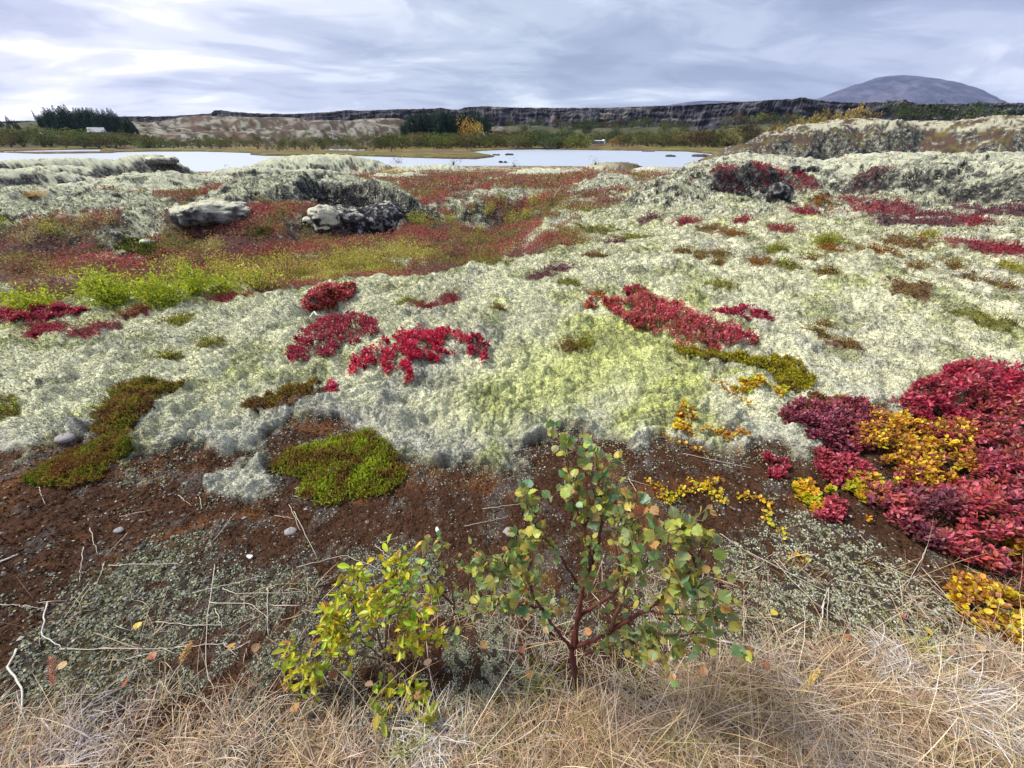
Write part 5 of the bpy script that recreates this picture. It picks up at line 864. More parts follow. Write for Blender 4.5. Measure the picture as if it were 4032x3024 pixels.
# ---------------------------------------------------------------- ground cover nobody could count
def gcol(x, y):
    z, q = H(x, y, True); return z, q, cover(x, y, z, q)
def sample(n, r0, r1, amax, pw=1.0):
    u = rng.random(n); r = (r0**(1-pw)+u*(r1**(1-pw)-r0**(1-pw)))**(1/(1-pw)) if abs(pw-1) > 1e-6 else r0*(r1/r0)**u
    a = (rng.random(n)*2-1)*amax; return r*np.sin(a), r*np.cos(a), r
def moss_fibres():
    x, y, r = sample(470000, 1.25, 30.0, math.radians(58), 1.3); z, q, c = gcol(x, y); k = (q['moss'] > .45)&((q['hol'] < .2) | (r > 9)); x, y, z, r, c = x[k], y[k], z[k], r[k], c[k]; n = len(x)
    kk = np.repeat(np.arange(n), 3); N = len(kk); s = np.clip(.0030*r, .0058, .05)[kk]*(.6+.8*rng.random(N)); B = np.column_stack([x, y, z-.002])[kk]+rng.normal(size=(N, 3))*s[:, None]*[.5, .5, .1]
    col = c[kk]*(.50+.95*rng.random((N, 1))); t = rng.random(N) < .05; col[t] *= np.array([.5, .45, .42])
    V, Fs, cc = leaves('blade', B, rdir(N, 1.1), rdir(N), s*1.1, s*.62, np.clip(col, .01, .9)); tag(MB().add(V, Fs, cc).build('woolly_moss', MAT['moss_tuft']), kind='stuff')
moss_fibres()
def crumbs():
    x, y, r = sample(520000, .45, 3.3, math.radians(74), .6); z, q, c = gcol(x, y); n2 = fbm(x*2.2, y*2.2, 72, 3); n3 = pn(x*11, y*11, 73)
    li = sst(sdist(LICH, x, y)+.16*n2+.08*n3, -.12, .15)*sst(n3*.6+n2*.7+.35, -.2, .35)*(1-.6*sst(sdist(GRASSB, x, y), 0, .15))+.16*sst(pn(x*7, y*7, 77)+.4*n2, .0, .5)+.015
    edge = sst(moss_sd(x, y), -.16, 0)*.5; k = (rng.random(len(x)) < np.maximum(li, edge))&(q['moss'] < .5)&(pn(x*28, y*28, 178)+.5*pn(x*60, y*60, 179) > -.2); x, y, z, r = x[k], y[k], z[k], r[k]; n = len(x)
    # each crumb: a small irregular lump (octahedron)
    T = np.array([(1, 0, .1), (0, 1, 0), (-1, 0, .1), (0, -1, 0), (0, 0, 1), (0, 0, -.6)]); Fo = np.array([[0, 1, 4], [1, 2, 4], [2, 3, 4], [3, 0, 4], [1, 0, 5], [2, 1, 5], [3, 2, 5], [0, 3, 5]])
    s = (.0016+.0017*rng.random(n)**2)*np.clip(r, .9, 2.0); a = rng.random(n)*6.28; J = 1+.25*rng.normal(size=(n, 6, 1)); V = T[None]*J; X = V[..., 0]*np.cos(a)[:, None]-V[..., 1]*np.sin(a)[:, None]; Y = V[..., 0]*np.sin(a)[:, None]+V[..., 1]*np.cos(a)[:, None]
    V = np.stack([X, Y, V[..., 2]*.9], -1)*s[:, None, None]+np.column_stack([x, y, z+s*.35])[:, None]; base = pick(n, [(.38, .38, .28), (.26, .27, .17), (.46, .46, .40), (.14, .13, .10), (.32, .34, .16)], [3, 3, 2, 2, 1.5]); c = np.repeat(jit(n, base, .25, .04)[:, None], 6, 1)*np.array([.8, .8, .8, .8, 1.2, .6])[None, :, None]
    tag(MB().add(V.reshape(-1, 3), [(np.arange(n)[:, None, None]*6+Fo[None]).reshape(-1, 3)], c.reshape(-1, 3)).build('lichen', MAT['moss_tuft']), kind='stuff')
    x, y, r = sample(11000, .7, 3.2, math.radians(70), .6); z, q = H(x, y, True); g = pn(x*5, y*5, 177); k = (q['moss'] < .3)&(rng.random(len(x)) < .25+.6*sst(g, 0, .4)); x, y, z, r = x[k], y[k], z[k], r[k]; n = len(x)
    s = (.0016+.0045*rng.random(n)**4)*np.clip(r, .9, 2); a = rng.random(n)*6.28; V = T[None]*(1+.2*rng.normal(size=(n, 6, 1))); X = V[..., 0]*np.cos(a)[:, None]-V[..., 1]*np.sin(a)[:, None]; Y = V[..., 0]*np.sin(a)[:, None]+V[..., 1]*np.cos(a)[:, None]
    V = np.stack([X*1.2, Y, V[..., 2]*.5], -1)*s[:, None, None]+np.column_stack([x, y, z+s*.1])[:, None]; c = np.repeat(jit(n, pick(n, [(.11, .10, .10), (.17, .155, .15), (.07, .055, .05), (.30, .28, .26)], [4, 2, 3, .4]), .2, .03)[:, None], 6, 1)
    tag(MB().add(V.reshape(-1, 3), [(np.arange(n)[:, None, None]*6+Fo[None]).reshape(-1, 3)], c.reshape(-1, 3)).build('gravel', MAT['bark']), kind='stuff')
    # fine dark soil clods and dead moss fibres
    x, y, r = sample(110000, .5, 3.4, math.radians(74), .7); z, q, c = gcol(x, y); k = (q['moss'] < .4); x, y, z, r, c = x[k], y[k], z[k], r[k], c[k]; n = len(x); s = .0045*np.clip(r, .8, 3)*(.5+rng.random(n)); V, Fs, cc = leaves('blade', np.column_stack([x, y, z]), rdir(n, .45), rdir(n), s*1.5, s*.7, np.clip(c*(.55+1.1*rng.random((n, 1))), .008, .6)); tag(MB().add(V, Fs, cc).build('soil_crumb_cover', MAT['moss_tuft']), kind='stuff')
crumbs()
def heath():
    x, y, r = sample(330000, 3.8, 44, math.radians(52), 1.35); z, q, c = gcol(x, y); k = (q['moss'] < .4)&(q['cave'] < .1)&~((r < 6)&(moss_sd(x, y) > -.1))&(y > 2.6); x, y, z, r, c = x[k], y[k], z[k], r[k], c[k]; n = min(len(x), 62000); x, y, z, r, c = x[:n], y[:n], z[:n], r[:n], c[:n]
    per = 6; kk = np.repeat(np.arange(n), per); N = len(kk); L = np.clip(.0036*r, .016, .09)[kk]*(.6+.8*rng.random(N)); hz = (.035+.05*abs(pn(x*1.5, y*1.5, 301))+.006*r)[kk]; bs = jit(n, c*2.0, .28, .08)
    sp = sst(fbm(x*.6, y*.9, 302, 3), .15, .4)[:, None]; bs = np.where((rng.random((n, 1)) < .20+.30*sp), jit(n, pick(n, [(.44, .07, .09), (.36, .05, .06), (.34, .24, .09), (.20, .20, .04), (.26, .14, .09)], [2, 2, 1.5, 1.5, 2]), .2, .05), bs)
    sp2 = (sst(sdist(BRIGHTH, x, y), -.3, .3) > rng.random(n))&(rng.random(n) < .55); bs[sp2] = jit(sp2.sum(), pick(sp2.sum(), [(.44, .46, .06), (.34, .38, .05), (.52, .46, .12), (.54, .46, .20)]), .2, .05)
    P = np.column_stack([x, y, z])[kk]+np.column_stack([rng.normal(0, .03, N)*(1+.1*r[kk]), rng.normal(0, .03, N)*(1+.1*r[kk]), rng.random(N)*hz]); V, Fs, cc = leaves('rhomb', P, rdir(N, .8), rdir(N), L, L*.5, jit(N, bs[kk], .18, .04)); tag(MB().add(V, Fs, cc).build('heath_cover', MAT['small_leaf']), kind='stuff')
heath()
def blades(n, x, y, L, w, lean, cols, name, curl=.8, seg=4, az0=None, zoff=0.0, up=(.25, 1.0)):
    z = H(x, y); az = rng.random(n)*6.28 if az0 is None else az0+rng.normal(size=n)*.7; el = (up[0]+(up[1]-up[0])*rng.random(n))*math.pi/2; L = L*(.45+.9*rng.random(n)); cv = curl*rng.normal(size=n); V = []; t = np.linspace(0, 1, seg+1); p = np.column_stack([x, y, z+zoff]); a, e = az.copy(), el.copy()
    pts = [p]; 
    for i in range(seg):
        d = np.stack([np.cos(a)*np.cos(e), np.sin(a)*np.cos(e), np.sin(e)], 1); p = p+d*(L/seg)[:, None]; pts.append(p); e = e-abs(cv)*.9/seg*1.3-lean/seg; a = a+cv*.8/seg
    pts = np.stack(pts, 1); hz = H(pts[:, -1, 0], pts[:, -1, 1]); pts[:, :, 2] = np.maximum(pts[:, :, 2], (z[:, None]*(1-t)+hz[:, None]*t)+.002); sd_ = np.stack([-np.sin(az), np.cos(az), .4*rng.normal(size=n)], 1); wd = w*(.6+.8*rng.random(n)); tw = np.array([1, .9, .75, .5, .12]) if seg == 4 else np.linspace(1, .1, seg+1)
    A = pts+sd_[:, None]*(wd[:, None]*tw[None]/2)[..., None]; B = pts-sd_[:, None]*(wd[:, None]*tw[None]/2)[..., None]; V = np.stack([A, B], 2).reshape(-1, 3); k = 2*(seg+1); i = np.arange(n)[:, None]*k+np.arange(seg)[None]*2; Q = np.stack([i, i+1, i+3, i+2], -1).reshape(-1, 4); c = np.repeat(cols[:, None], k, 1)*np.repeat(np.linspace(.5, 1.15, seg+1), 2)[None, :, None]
    return V, [Q], np.clip(c.reshape(-1, 3), .01, .9)
def grass():
    n = 70000; P = inpoly(GRASSB[(GRASSB[:, 1] > -9)], n, 0) if False else None
    x = rng.uniform(-2.3, 2.3, n*4); y = rng.uniform(.12, 1.25, n*4); s = sdist(GRASSB, x, y)+.07*pn(x*5, y*5, 310)+.05*pn(x*14, y*14, 311); k = (s > -.40)&(rng.random(n*4) < np.maximum(sst(s, -.12, .10), .05*(pn(x*4, y*4, 314) > -.1))*(.35+.9*sst(pn(x*6, y*6, 312), -.4, .5))*(.38+.62*sst(x, -.5, .1))); x, y, s = x[k][:n], y[k][:n], s[k][:n]; n = len(x)
    tone = fbm(x*3.5, y*3.5, 313, 2); cols = pick(n, [(.50, .34, .21), (.40, .26, .15), (.62, .49, .35), (.28, .15, .09), (.56, .42, .28), (.46, .36, .15)], [4, 3, 2.2, 2.2, 3, 1.5]); gr = (tone > .25)&(rng.random(n) < .16); cols = cols.copy(); cols[gr] = pick(gr.sum(), [(.20, .22, .05), (.28, .28, .06), (.34, .30, .08)]); wh = (tone < -.25)&(rng.random(n) < .5); cols[wh] = np.array([.60, .52, .44])
    V, Fs, c = blades(n, x, y, .10, .0017, .5, jit(n, cols, .2, .04), 'g', up=(.05, .72)); m = MB().add(V, Fs, c)
    n2 = 16000; i = rng.integers(0, n, n2); V, Fs, c = blades(n2, x[i], y[i], .11, .0026, .3, jit(n2, pick(n2, [(.40, .27, .18), (.30, .20, .13), (.52, .42, .34)]), .2, .04), 'g', curl=1.2, up=(.0, .3)); m.add(V, Fs, c)
    n3 = 2600; i = rng.integers(0, n, n3); V, Fs, c = blades(n3, x[i], y[i], .24, .0020, .35, jit(n3, pick(n3, [(.62, .50, .32), (.68, .58, .44), (.56, .42, .22)]), .15, .04), 'g', curl=.35, up=(.15, .95)); m.add(V, Fs, c)
    tag(m.build('dry_grass', MAT['dry_straw']), kind='stuff')
grass()
# ---------------------------------------------------------------- birch sapling, small birch and willow in front
GB = [(.18, .31, .11), (.25, .40, .13), (.11, .23, .09), (.34, .44, .08), (.21, .35, .21), (.42, .42, .09)]
def P3(px, py, Y): return aty(px, py, Y)
def sapling(name, label, base, trunk, branches, nl, L, pal, spread, rt, edge, bark=(.10, .022, .018), leafkind='birch', dead=.08, cat='sapling'):
    g = np.array([*onz(*base, .0), 0]); g[2] = float(H(g[:1], g[1:2])[0]); root = empty(name, g); tag(root, label, cat)
    T = np.array([g+[0, 0, -.03]]+[P3(*t) for t in trunk]); R = np.linspace(rt, rt*.45, len(T)); n = 16
    def sm(Pp, Rr, n, wig):
        t = np.linspace(0, len(Pp)-1, n); Q = np.stack([np.interp(t, np.arange(len(Pp)), Pp[:, i]) for i in range(3)], 1); Q[1:-1] = .25*Q[:-2]+.5*Q[1:-1]+.25*Q[2:]
        Q[1:-1] += wig*rng.normal(size=(n-2, 3)); return Q, np.interp(t, np.arange(len(Pp)), Rr)
    Q, q = sm(T, R, n, .0012); cc = lerp(np.array([.055, .035, .028]), np.array(bark), np.clip(np.linspace(0, 2, n), 0, 1)[:, None]); MB().tube(Q-g, q*(1+.12*rng.normal(size=n)), 8, cc).build('trunk', MAT['bark'], root, smooth=True)
    tips = []
    for br in branches:
        Pp = np.array([P3(*p) for p in br[1:]]); Q, q = sm(Pp, np.linspace(br[0], .0013, len(Pp)), 5*len(Pp), .0015); mb = MB().tube(Q-g, q, 6, np.array(bark)*.9+np.linspace(0, .10, len(Q))[:, None]*np.array([.9, .7, .5])); 
        m = len(Q)
        for i in range(int(m*.30), m):
            tips.append((Q[i], unit(Q[min(i+1, m-1)]-Q[i-1])))
            if rng.random() < .62:
                d = unit(unit(Q[min(i+1, m-1)]-Q[i-1])+.9*rng.normal(size=3)*[1, .8, .8]+[0, 0, .35]); l = (.035+.06*rng.random())*spread; tq = np.array([Q[i], Q[i]+d*l*.5+.004*rng.normal(size=3), Q[i]+d*l]); mb.tube(tq-g, [.0014, .001, .0007], 4, (.16, .09, .06))
                for f in (.4, .7, 1.0): tips.append((Q[i]*(1-f)+(Q[i]+d*l)*f, d))
        mb.build('branch', MAT['bark'], root, smooth=True)
    k = rng.integers(0, len(tips), nl) if nl > len(tips) else rng.permutation(len(tips))[:nl]; B = np.array([tips[i][0] for i in k]); A = np.array([tips[i][1] for i in k]); n = len(k)
    D = unit(A*.5+rng.normal(size=(n, 3))+[0, 0, .05]); B2 = B+D*.008+rng.normal(size=(n, 3))*.004; N = unit(np.array([0, -.55, .8])+.75*rng.normal(size=(n, 3))); c = jit(n, pick(n, pal), .18, .05); dd = rng.random(n) < dead; c[dd] = jit(dd.sum(), pick(dd.sum(), [(.40, .20, .08), (.48, .28, .14), (.30, .10, .05)]), .15)
    S = L*(.6+.65*rng.random(n)); S[dd] *= .8; V, Fs, cl = leaves(leafkind, B2, D, N, S, S*(1.0 if leafkind == 'birch' else .48), c, edge)
    pet = leaves('blade', B, B2-B+1e-5, rdir(n), np.linalg.norm(B2-B, axis=1)+.002, .0012, np.array([.2, .16, .06])); MB().add(V-g, Fs, cl).add(pet[0]-g, pet[1], pet[2]).build('leaves', MAT['leaf'], root)
    return root
nb = 560
TR = [(2262, 2640, .62), (2250, 2560, .63), (2262, 2480, .64), (2290, 2420, .645)]
BR = [(0.0084, (2262, 2550, .625), (2275, 2440, .64), (2290, 2340, .65), (2330, 2220, .67), (2300, 2080, .69), (2250, 1960, .71), (2235, 1850, .73), (2240, 1740, .74)),
      (0.0080, (2268, 2545, .625), (2340, 2520, .60), (2400, 2490, .58), (2440, 2380, .57), (2480, 2250, .565), (2500, 2130, .57)),
      (0.0068, (2400, 2490, .58), (2540, 2400, .55), (2640, 2330, .54), (2740, 2230, .535), (2770, 2110, .54)),
      (0.0048, (2440, 2475, .58), (2560, 2490, .55), (2680, 2500, .53), (2800, 2490, .52)), (0.0044, (2300, 2580, .61), (2420, 2540, .57), (2540, 2490, .55)),
      (0.0060, (2290, 2420, .645), (2400, 2350, .66), (2480, 2290, .67), (2560, 2190, .68), (2620, 2110, .69)), (0.0048, (2330, 2220, .67), (2360, 2120, .68), (2380, 2010, .70), (2360, 1900, .71), (2350, 1840, .72)),
      (0.0052, (2255, 2560, .62), (2180, 2470, .60), (2110, 2360, .60), (2070, 2260, .61), (2050, 2150, .63)), (0.0040, (2275, 2300, .65), (2210, 2200, .66), (2130, 2100, .67), (2080, 2000, .68), (2060, 1950, .69)),
      (0.0040, (2140, 2400, .60), (2060, 2380, .58), (1990, 2380, .57), (1920, 2370, .57)), (0.0036, (2440, 2250, .565), (2420, 2130, .60), (2440, 2040, .62), (2500, 2010, .63)), (0.0036, (2540, 2400, .55), (2620, 2420, .52), (2760, 2420, .50), (2860, 2440, .50)),
      (0.0032, (2480, 2520, .55), (2560, 2570, .53), (2680, 2560, .51)), (0.0032, (2300, 2080, .69), (2340, 1980, .70), (2400, 1930, .71)), (0.0036, (2640, 2330, .54), (2700, 2300, .52), (2760, 2320, .50)), (0.0036, (2740, 2230, .535), (2690, 2120, .55), (2680, 2060, .56)), (.0035, (2110, 2360, .60), (2080, 2290, .59), (2000, 2230, .58), (1950, 2200, .58), (1900, 2230, .58))]
sapling('birch_sapling', 'young birch with toothed green leaves and red brown bark, tallest plant in front', (2262, 2716), TR, BR, 1250, .0245, GB, 1.0, .0115, ((.42, .30, .06), np.clip(rng.normal(.7, .5, 1250), 0, 2)), dead=.13)
TR2 = [(1730, 2580, .64), (1740, 2500, .66)]
BR2 = [(0.0032, (1740, 2500, .66), (1790, 2420, .67), (1780, 2300, .69), (1740, 2200, .71), (1735, 2110, .73)), (.0032, (1780, 2380, .68), (1690, 2290, .69), (1660, 2210, .70), (1690, 2150, .71)), (.003, (1790, 2420, .67), (1850, 2380, .66), (1880, 2330, .66), (1830, 2200, .68)), (.003, (1740, 2500, .66), (1800, 2480, .63), (1790, 2540, .62)), (.003, (1760, 2330, .69), (1620, 2330, .68), (1560, 2390, .67))]
sapling('birch_sapling', 'slender small leaved birch sprout between the yellow willow and the big sapling', (1730, 2660), TR2, BR2, 120, .021, GB+[(.3, .3, .06)], .7, .0055, ((.42, .30, .06), np.clip(rng.normal(.4, .4, 120), 0, 2)), dead=.06)
GW = [(.46, .58, .04), (.36, .54, .04), (.60, .60, .04), (.62, .52, .03), (.28, .46, .04), (.50, .60, .04)]
BRW = [(0.0040, (1510, 2560, .70), (1460, 2420, .71), (1420, 2300, .72), (1390, 2230, .73)), (0.0040, (1515, 2560, .70), (1530, 2430, .71), (1560, 2330, .72), (1550, 2240, .73), (1558, 2215, .735)), (0.0036, (1500, 2590, .69), (1400, 2500, .68), (1320, 2440, .67), (1300, 2420, .67)), (0.0036, (1500, 2600, .68), (1380, 2570, .65), (1260, 2560, .63), (1150, 2565, .62)),
       (0.0036, (1520, 2570, .69), (1600, 2470, .67), (1640, 2400, .66), (1690, 2370, .66)), (0.0032, (1520, 2590, .68), (1620, 2530, .65), (1720, 2520, .63)), (0.0032, (1520, 2600, .66), (1560, 2540, .63), (1640, 2460, .62)), (0.0032, (1460, 2420, .71), (1400, 2380, .70), (1360, 2330, .70)), (0.0032, (1490, 2620, .66), (1360, 2640, .62), (1240, 2640, .60), (1180, 2690, .59)),
       (0.0032, (1480, 2520, .68), (1420, 2460, .66), (1480, 2400, .65), (1500, 2350, .66)), (.0035, (1530, 2430, .71), (1600, 2380, .71), (1580, 2290, .72)), (.0035, (1510, 2640, .62), (1520, 2720, .58), (1500, 2780, .56)), (.0035, (1540, 2640, .62), (1600, 2700, .58), (1640, 2740, .56)), (0.0032, (1420, 2490, .67), (1370, 2520, .64), (1300, 2500, .63))]
sapling('willow_shrub', 'yellow green narrow leaved willow shrub in front, left of the birches', (1500, 2680), [(1500, 2630, .66), (1510, 2570, .69)], BRW, 950, .032, GW, .75, .009, ((.50, .26, .03), np.clip(rng.normal(.3, .4, 950), 0, 2)), bark=(.14, .08, .05), leafkind='oval', dead=.10, cat='willow')
# ---------------------------------------------------------------- stalks, fallen leaves, scraps
def gpt(px, py): q = px_ground(px, py); return q
def stalk(name, label, cat, pts, r0, col=(.60, .54, .44), group=None, lift=.006):
    P = np.array([gpt(a, b) for a, b in pts]); g = P[0].copy(); t = np.linspace(0, len(P)-1, 14); Q = np.stack([np.interp(t, np.arange(len(P)), P[:, i]) for i in range(3)], 1); Q[:, 2] += .6*max(0, float((H(Q[:, 0], Q[:, 1])-Q[:, 2]).max()))+lift
    Q[1:-1, :2] += .0015*rng.normal(size=(12, 2)); o = MB().tube(Q-g, np.linspace(r0, r0*.5, 14), 4, col).build(name, MAT['dry_straw'], smooth=True); o.location = g; tag(o, label, cat, group)
SL = 'thin pale straw lying across the soil and lichen'
for pts in [[(160, 1925), (185, 1995)], [(360, 2085), (392, 2190)], [(335, 2160), (318, 2300)], [(420, 2220), (385, 2310)], [(505, 2105), (415, 2195)], [(475, 2040), (600, 2010)], [(705, 1955), (760, 2000)], [(790, 1960), (800, 2005), (795, 2010)], [(930, 2025), (805, 2180)], [(1140, 1990), (1185, 2095)], [(1085, 2035), (1160, 2045)],
            [(850, 2230), (820, 2450), (815, 2640), (850, 2720)], [(240, 2560), (640, 2560), (700, 2580)], [(880, 2325), (940, 2345), (1200, 2335)], [(760, 2340), (1060, 2270)], [(830, 2380), (990, 2385), (1060, 2440), (1062, 2510)], [(620, 2455), (800, 2470), (900, 2465)], [(1055, 2320), (1060, 2500)], [(640, 2690), (720, 2800)], [(850, 2400), (880, 2480)], [(0, 2385), (130, 2395)],
            [(430, 2230), (690, 2225), (720, 2233)], [(260, 2440), (370, 2280)], [(700, 2560), (880, 2540), (940, 2590)], [(500, 2600), (700, 2555)], [(1170, 2240), (1360, 2190), (1540, 2270)], [(1480, 2150), (1540, 2210)], [(1500, 2145), (1570, 2120)], [(1160, 2020), (1250, 2200)], [(1160, 1960), (1270, 1990)], [(2470, 1880), (2560, 2040)], [(2440, 1885), (2560, 1920)], [(2690, 1790), (2960, 1850)],
            [(2830, 2110), (2990, 2210)], [(2940, 2180), (3220, 2320), (3400, 2400)], [(3040, 2210), (3200, 2380), (3370, 2480)], [(3230, 2400), (3260, 2310), (3250, 2480)], [(3620, 2240), (3900, 2560), (4000, 2680)], [(3450, 2220), (3600, 2290), (3700, 2300)], [(3400, 2400), (3480, 2380)], [(3570, 2340), (3680, 2480)], [(1900, 2010), (2100, 1985)], [(1830, 2080), (2000, 2040)], [(2200, 1760), (2260, 1780)],
            [(3300, 2290), (3520, 2330), (3620, 2260)], [(3380, 2110), (3420, 2160)], [(3650, 2150), (3560, 2330)]]: stalk('straw', SL, 'straw', pts, .0016, group='pale straws lying on the soil')
stalk('fallen_stick', 'thick white bent dead stem at the left edge, among lichen', 'stem', [(70, 2560), (40, 2635), (90, 2700), (100, 2770), (80, 2850)], .0040, (.66, .62, .55))
stalk('fallen_stick', 'white angular dead stem with a knee, left of the grey lichen patch', 'stem', [(195, 2380), (168, 2500), (250, 2560)], .0030, (.64, .60, .54))
stalk('fallen_stick', 'pale stick poking in at the left edge above the lichen', 'stem', [(0, 2218), (80, 2185)], .0045, (.62, .58, .52))
stalk('dead_branch', 'grey dead branch lying in the dry grass right of the birch', 'branch', [(2830, 2540), (2950, 2560), (3100, 2620), (3250, 2640), (3330, 2625)], .0045, (.42, .38, .36), lift=.02)
stalk('dead_branch', 'thin curved grey branch on moss right of the birch', 'branch', [(3240, 2380), (3225, 2470), (3200, 2540)], .0028, (.55, .52, .47))
def scrap(name, label, px, py, w, cat, col=(.78, .77, .74)):
    g = gpt(px, py); a = rng.random(9)*.25+.85; th = np.linspace(0, 6.283, 10)[:-1]; R = np.stack([np.cos(th)*w*a, np.sin(th)*w*.55*a, .004+.003*np.sin(th*2+1)], 1); n = 9; V = np.vstack([R, R*[.9, .9, 1]+[0, 0, .006], [[0, 0, .012]]])
    F4 = np.array([[i, (i+1) % n, n+(i+1) % n, n+i] for i in range(n)]); F3 = np.array([[n+i, n+(i+1) % n, 2*n] for i in range(n)]); o = MB().add(V, [F4, F3], col).build(name, MAT['rough_paint']); o.location = g; o.rotation_euler = (.2, .1, rng.random()*3); tag(o, label, cat)
scrap('white_scrap', 'bright white scrap lying on brown soil, left of centre', 988, 2198, .017, 'scrap'); scrap('white_scrap', 'white forked scrap standing on soil above the small birch sprout', 1722, 2090, .016, 'scrap'); scrap('white_scrap', 'tiny white chip on soil, left of the larger white scrap', 690, 2240, .007, 'scrap')
for px, py, w, lb in [(470, 2090, .022, 'flat grey stone half sunk in soil'), (1145, 2095, .03, 'pale grey lump of stone on soil below the crowberry cushion'), (1440, 2260, .03, 'greyish pink stone behind the willow tips'), (2010, 2100, .035, 'grey stone on soil left of the big birch'), (265, 1735, .05, 'smooth grey stone resting in the crowberry at the left')]:
    g = gpt(px, py); a, b = np.meshgrid(np.linspace(0, 6.283, 15)[:-1], np.linspace(.1, 3.04, 9), indexing='ij'); k = 1+.18*pn(np.cos(a)*2+px, np.sin(a)*2+b, 3)
    V = np.stack([np.cos(a)*np.sin(b)*w*k, np.sin(a)*np.sin(b)*w*.75*k, np.cos(b)*w*.45*k+w*.1], -1).reshape(-1, 3); i = np.arange(14)[:, None]*9; j = np.arange(8)[None]; i2 = ((np.arange(14)+1) % 14)[:, None]*9; o = MB().add(V, [np.stack([i+j, i+j+1, i2+j+1, i2+j], -1).reshape(-1, 4)], (.22, .205, .20)).build('stone', MAT['bark'], smooth=True); o.location = g; tag(o, lb, 'stone')
FL = [(2850, 2500), (2990, 2660), (3650, 2510), (3310, 2515), (3165, 2550), (2760, 2690), (1640, 2760), (1690, 2650), (2050, 2600), (2140, 2480), (1180, 2800), (620, 2600), (1900, 2580), (3560, 2450), (2420, 2560), (1450, 2720), (2560, 2640), (3400, 2620), (3840, 2600), (940, 2560), (530, 2720), (300, 2640), (1330, 2700), (2080, 2700), (2300, 2500), (2700, 2480), (3050, 2420), (560, 2460), (1010, 2590), (3720, 2590), (1760, 2480), (2880, 2380)]
for px, py in FL:
    g = gpt(px, py); V, Fs, c = leaves('birch', np.zeros((1, 3)), unit(rng.normal(size=(1, 3))*[1, 1, .25]), np.array([[.4*rng.normal(), .4*rng.normal(), 1]]), .030, .028, jit(1, pick(1, [(.50, .24, .09), (.58, .36, .20), (.62, .46, .08), (.40, .16, .08)]), .1)); o = MB().add(V, Fs, c).build('fallen_leaf', MAT['leaf']); o.location = g+[0, 0, .02 if py < 2560 else .05]; tag(o, 'single dry fallen leaf caught in the grass or on the lichen', 'leaf', 'dry fallen leaves')
# tall grass plumes, bleached tufts, green tufts
def plume(label, px, py, top, Y, col):
    b = gpt(px, py); t = P3(*top, Y); g = b.copy(); root = empty('grass_plume', g); tag(root, label, 'grass'); Q = np.linspace(b, t, 12)+np.column_stack([.004*np.sin(np.linspace(0, 3, 12)), np.zeros(12), np.zeros(12)]); MB().tube(Q-g, np.linspace(.0013, .0006, 12), 4, (.52, .40, .16)).build('stem', MAT['dry_straw'], root)
    n = 260; f = .72+.28*rng.random(n); P = b+(t-b)*f[:, None]+rng.normal(size=(n, 3))*.0035; V, Fs, c = leaves('rhomb', P-g, unit((t-b)[None]*3+rng.normal(size=(n, 3))*.6), rdir(n), .010, .003, jit(n, col, .2)); MB().add(V, Fs, c).build('seed_head', MAT['dry_straw'], root)
plume('grass stalk with a pinkish seed plume standing at the lower left', 225, 2960, (205, 2590), .60, (.55, .30, .20)); plume('yellow grass stalk with a thin seed head in the lower left lichen', 640, 2760, (745, 2540), .66, (.60, .42, .18)); plume('tall yellow grass stalk crossing the dry grass right of the birch', 2990, 2990, (3220, 2640), .62, (.62, .46, .14))
def tuft(name, label, px, py, n, rad, L, w, cols, up, az=None, curl=.6, cat='grass'):
    g = gpt(px, py); x = g[0]+rng.normal(0, rad, n); y = g[1]+rng.normal(0, rad*.7, n); V, Fs, c = blades(n, x, y, L, w, .4, jit(n, pick(n, cols), .12, .03), 't', curl=curl, az0=az, zoff=.012, up=up); o = MB().add(V-g, Fs, c).build('blades', MAT['dry_straw'], (r := empty(name, g))); tag(r, label, cat)
WH = [(.66, .63, .60), (.55, .52, .50), (.74, .71, .66)]
tuft('bleached_grass', 'round clump of bleached white dead grass at the grass edge, lower right', 3540, 2640, 420, .045, .10, .003, WH, (.0, .55), curl=1.6); tuft('bleached_grass', 'long fan of bleached white dead grass sweeping to the lower right corner', 3820, 2790, 620, .07, .16, .0028, WH, (.0, .35), az=-.5, curl=.4)
tuft('bleached_grass', 'white dead grass curls among the dry grass below the willow', 1720, 2950, 220, .05, .12, .0022, WH, (.1, .6), curl=1.2); tuft('bleached_grass', 'greyish dead grass mat in the lower left corner', 250, 2960, 380, .09, .12, .0022, [(.44, .38, .38), (.52, .46, .44)], (.0, .4), curl=1)
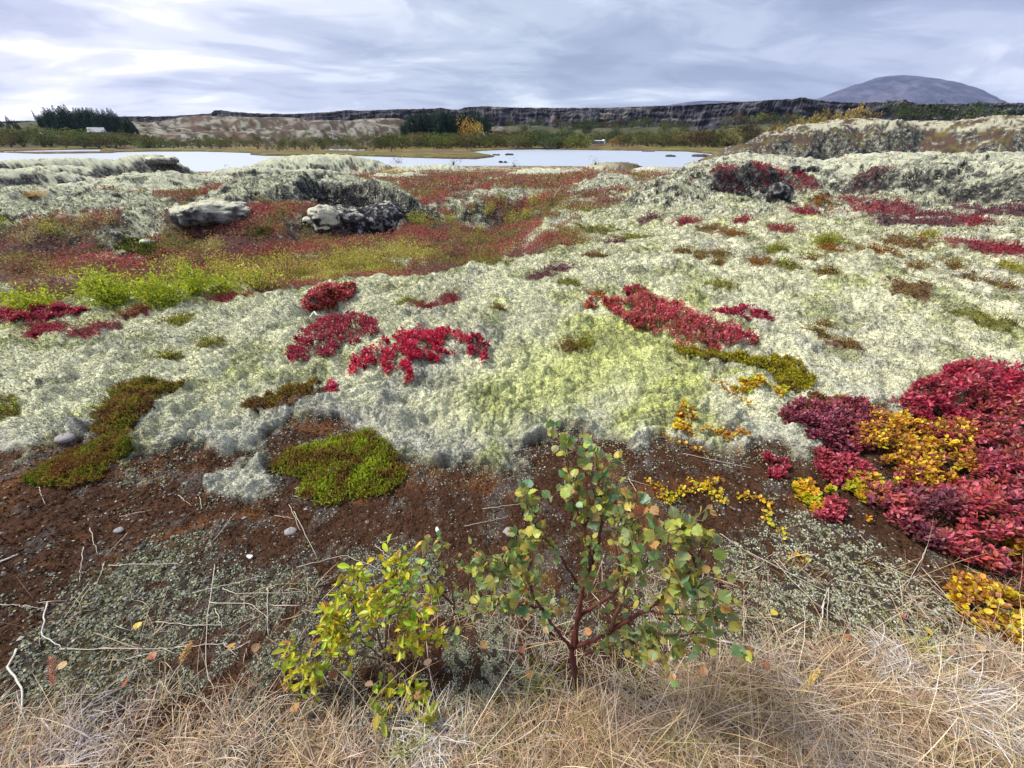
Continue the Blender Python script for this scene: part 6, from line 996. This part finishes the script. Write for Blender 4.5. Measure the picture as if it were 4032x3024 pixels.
tuft('green_grass', 'green blades lying over the bleached clump, lower right', 3580, 2560, 26, .02, .13, .0028, [(.30, .36, .05), (.36, .38, .06)], (.1, .4), az=.2); tuft('green_grass', 'sparse green grass blades below the small birch sprout', 1610, 2960, 40, .03, .10, .0026, [(.26, .32, .05), (.36, .38, .08)], (.3, .9)); tuft('green_grass', 'green grass blades at the bottom edge, right of the middle', 2650, 2985, 44, .03, .09, .0026, [(.22, .27, .04), (.34, .34, .07)], (.4, 1)); tuft('green_grass', 'green grass sprigs at the foot of the birch trunk', 2110, 2700, 46, .03, .09, .0022, [(.24, .30, .05), (.36, .36, .08)], (.4, 1)); tuft('green_grass', 'olive grass blades under the right side of the birch', 2520, 2680, 50, .04, .12, .0020, [(.28, .30, .07), (.40, .36, .12)], (.4, 1))
for lb, px, py in [('pale green spoon shaped leaves sprouting in dry grass below the willow', 1510, 2840), ('small green leafy shoot in the grass, right of the spoon shaped leaves', 1700, 2860)]:
    g = gpt(px, py); n = 14; V, Fs, c = leaves('oval', rng.normal(size=(n, 3))*.010+[0, 0, .05], rdir(n, .9), rdir(n, .5), .045, .018, jit(n, pick(n, [(.34, .40, .05), (.28, .36, .05), (.5, .34, .05)]), .1)); o = empty('leafy_shoot', g); tag(o, lb, 'shoot'); MB().add(V, Fs, c).build('leaves', MAT['leaf'], o); MB().tube([(0, 0, 0), (.003, 0, .06)], .0014, 4, (.2, .2, .05)).build('stem', MAT['bark'], o)
# ---------------------------------------------------------------- air
def haze():
    m = bpy.data.materials.new('haze_air'); m.use_nodes = True; t = m.node_tree; t.nodes.clear(); v = t.nodes.new('ShaderNodeVolumePrincipled'); v.inputs['Color'].default_value = (.55, .68, 1.0, 1); v.inputs['Density'].default_value = 2.4e-5; v.inputs['Anisotropy'].default_value = .2
    o = t.nodes.new('ShaderNodeOutputMaterial'); t.links.new(v.outputs[0], o.inputs['Volume']); a, b = -45, 900; s = 12600
    V = [(x, y, z) for z in (a, b) for x, y in ((-s, -s), (s, -s), (s, s), (-s, s))]; ob = mk('haze', np.array(V), [np.array([[3, 2, 1, 0], [4, 5, 6, 7], [0, 1, 5, 4], [1, 2, 6, 5], [2, 3, 7, 6], [3, 0, 4, 7]])], m); tag(ob, kind='stuff')
haze()
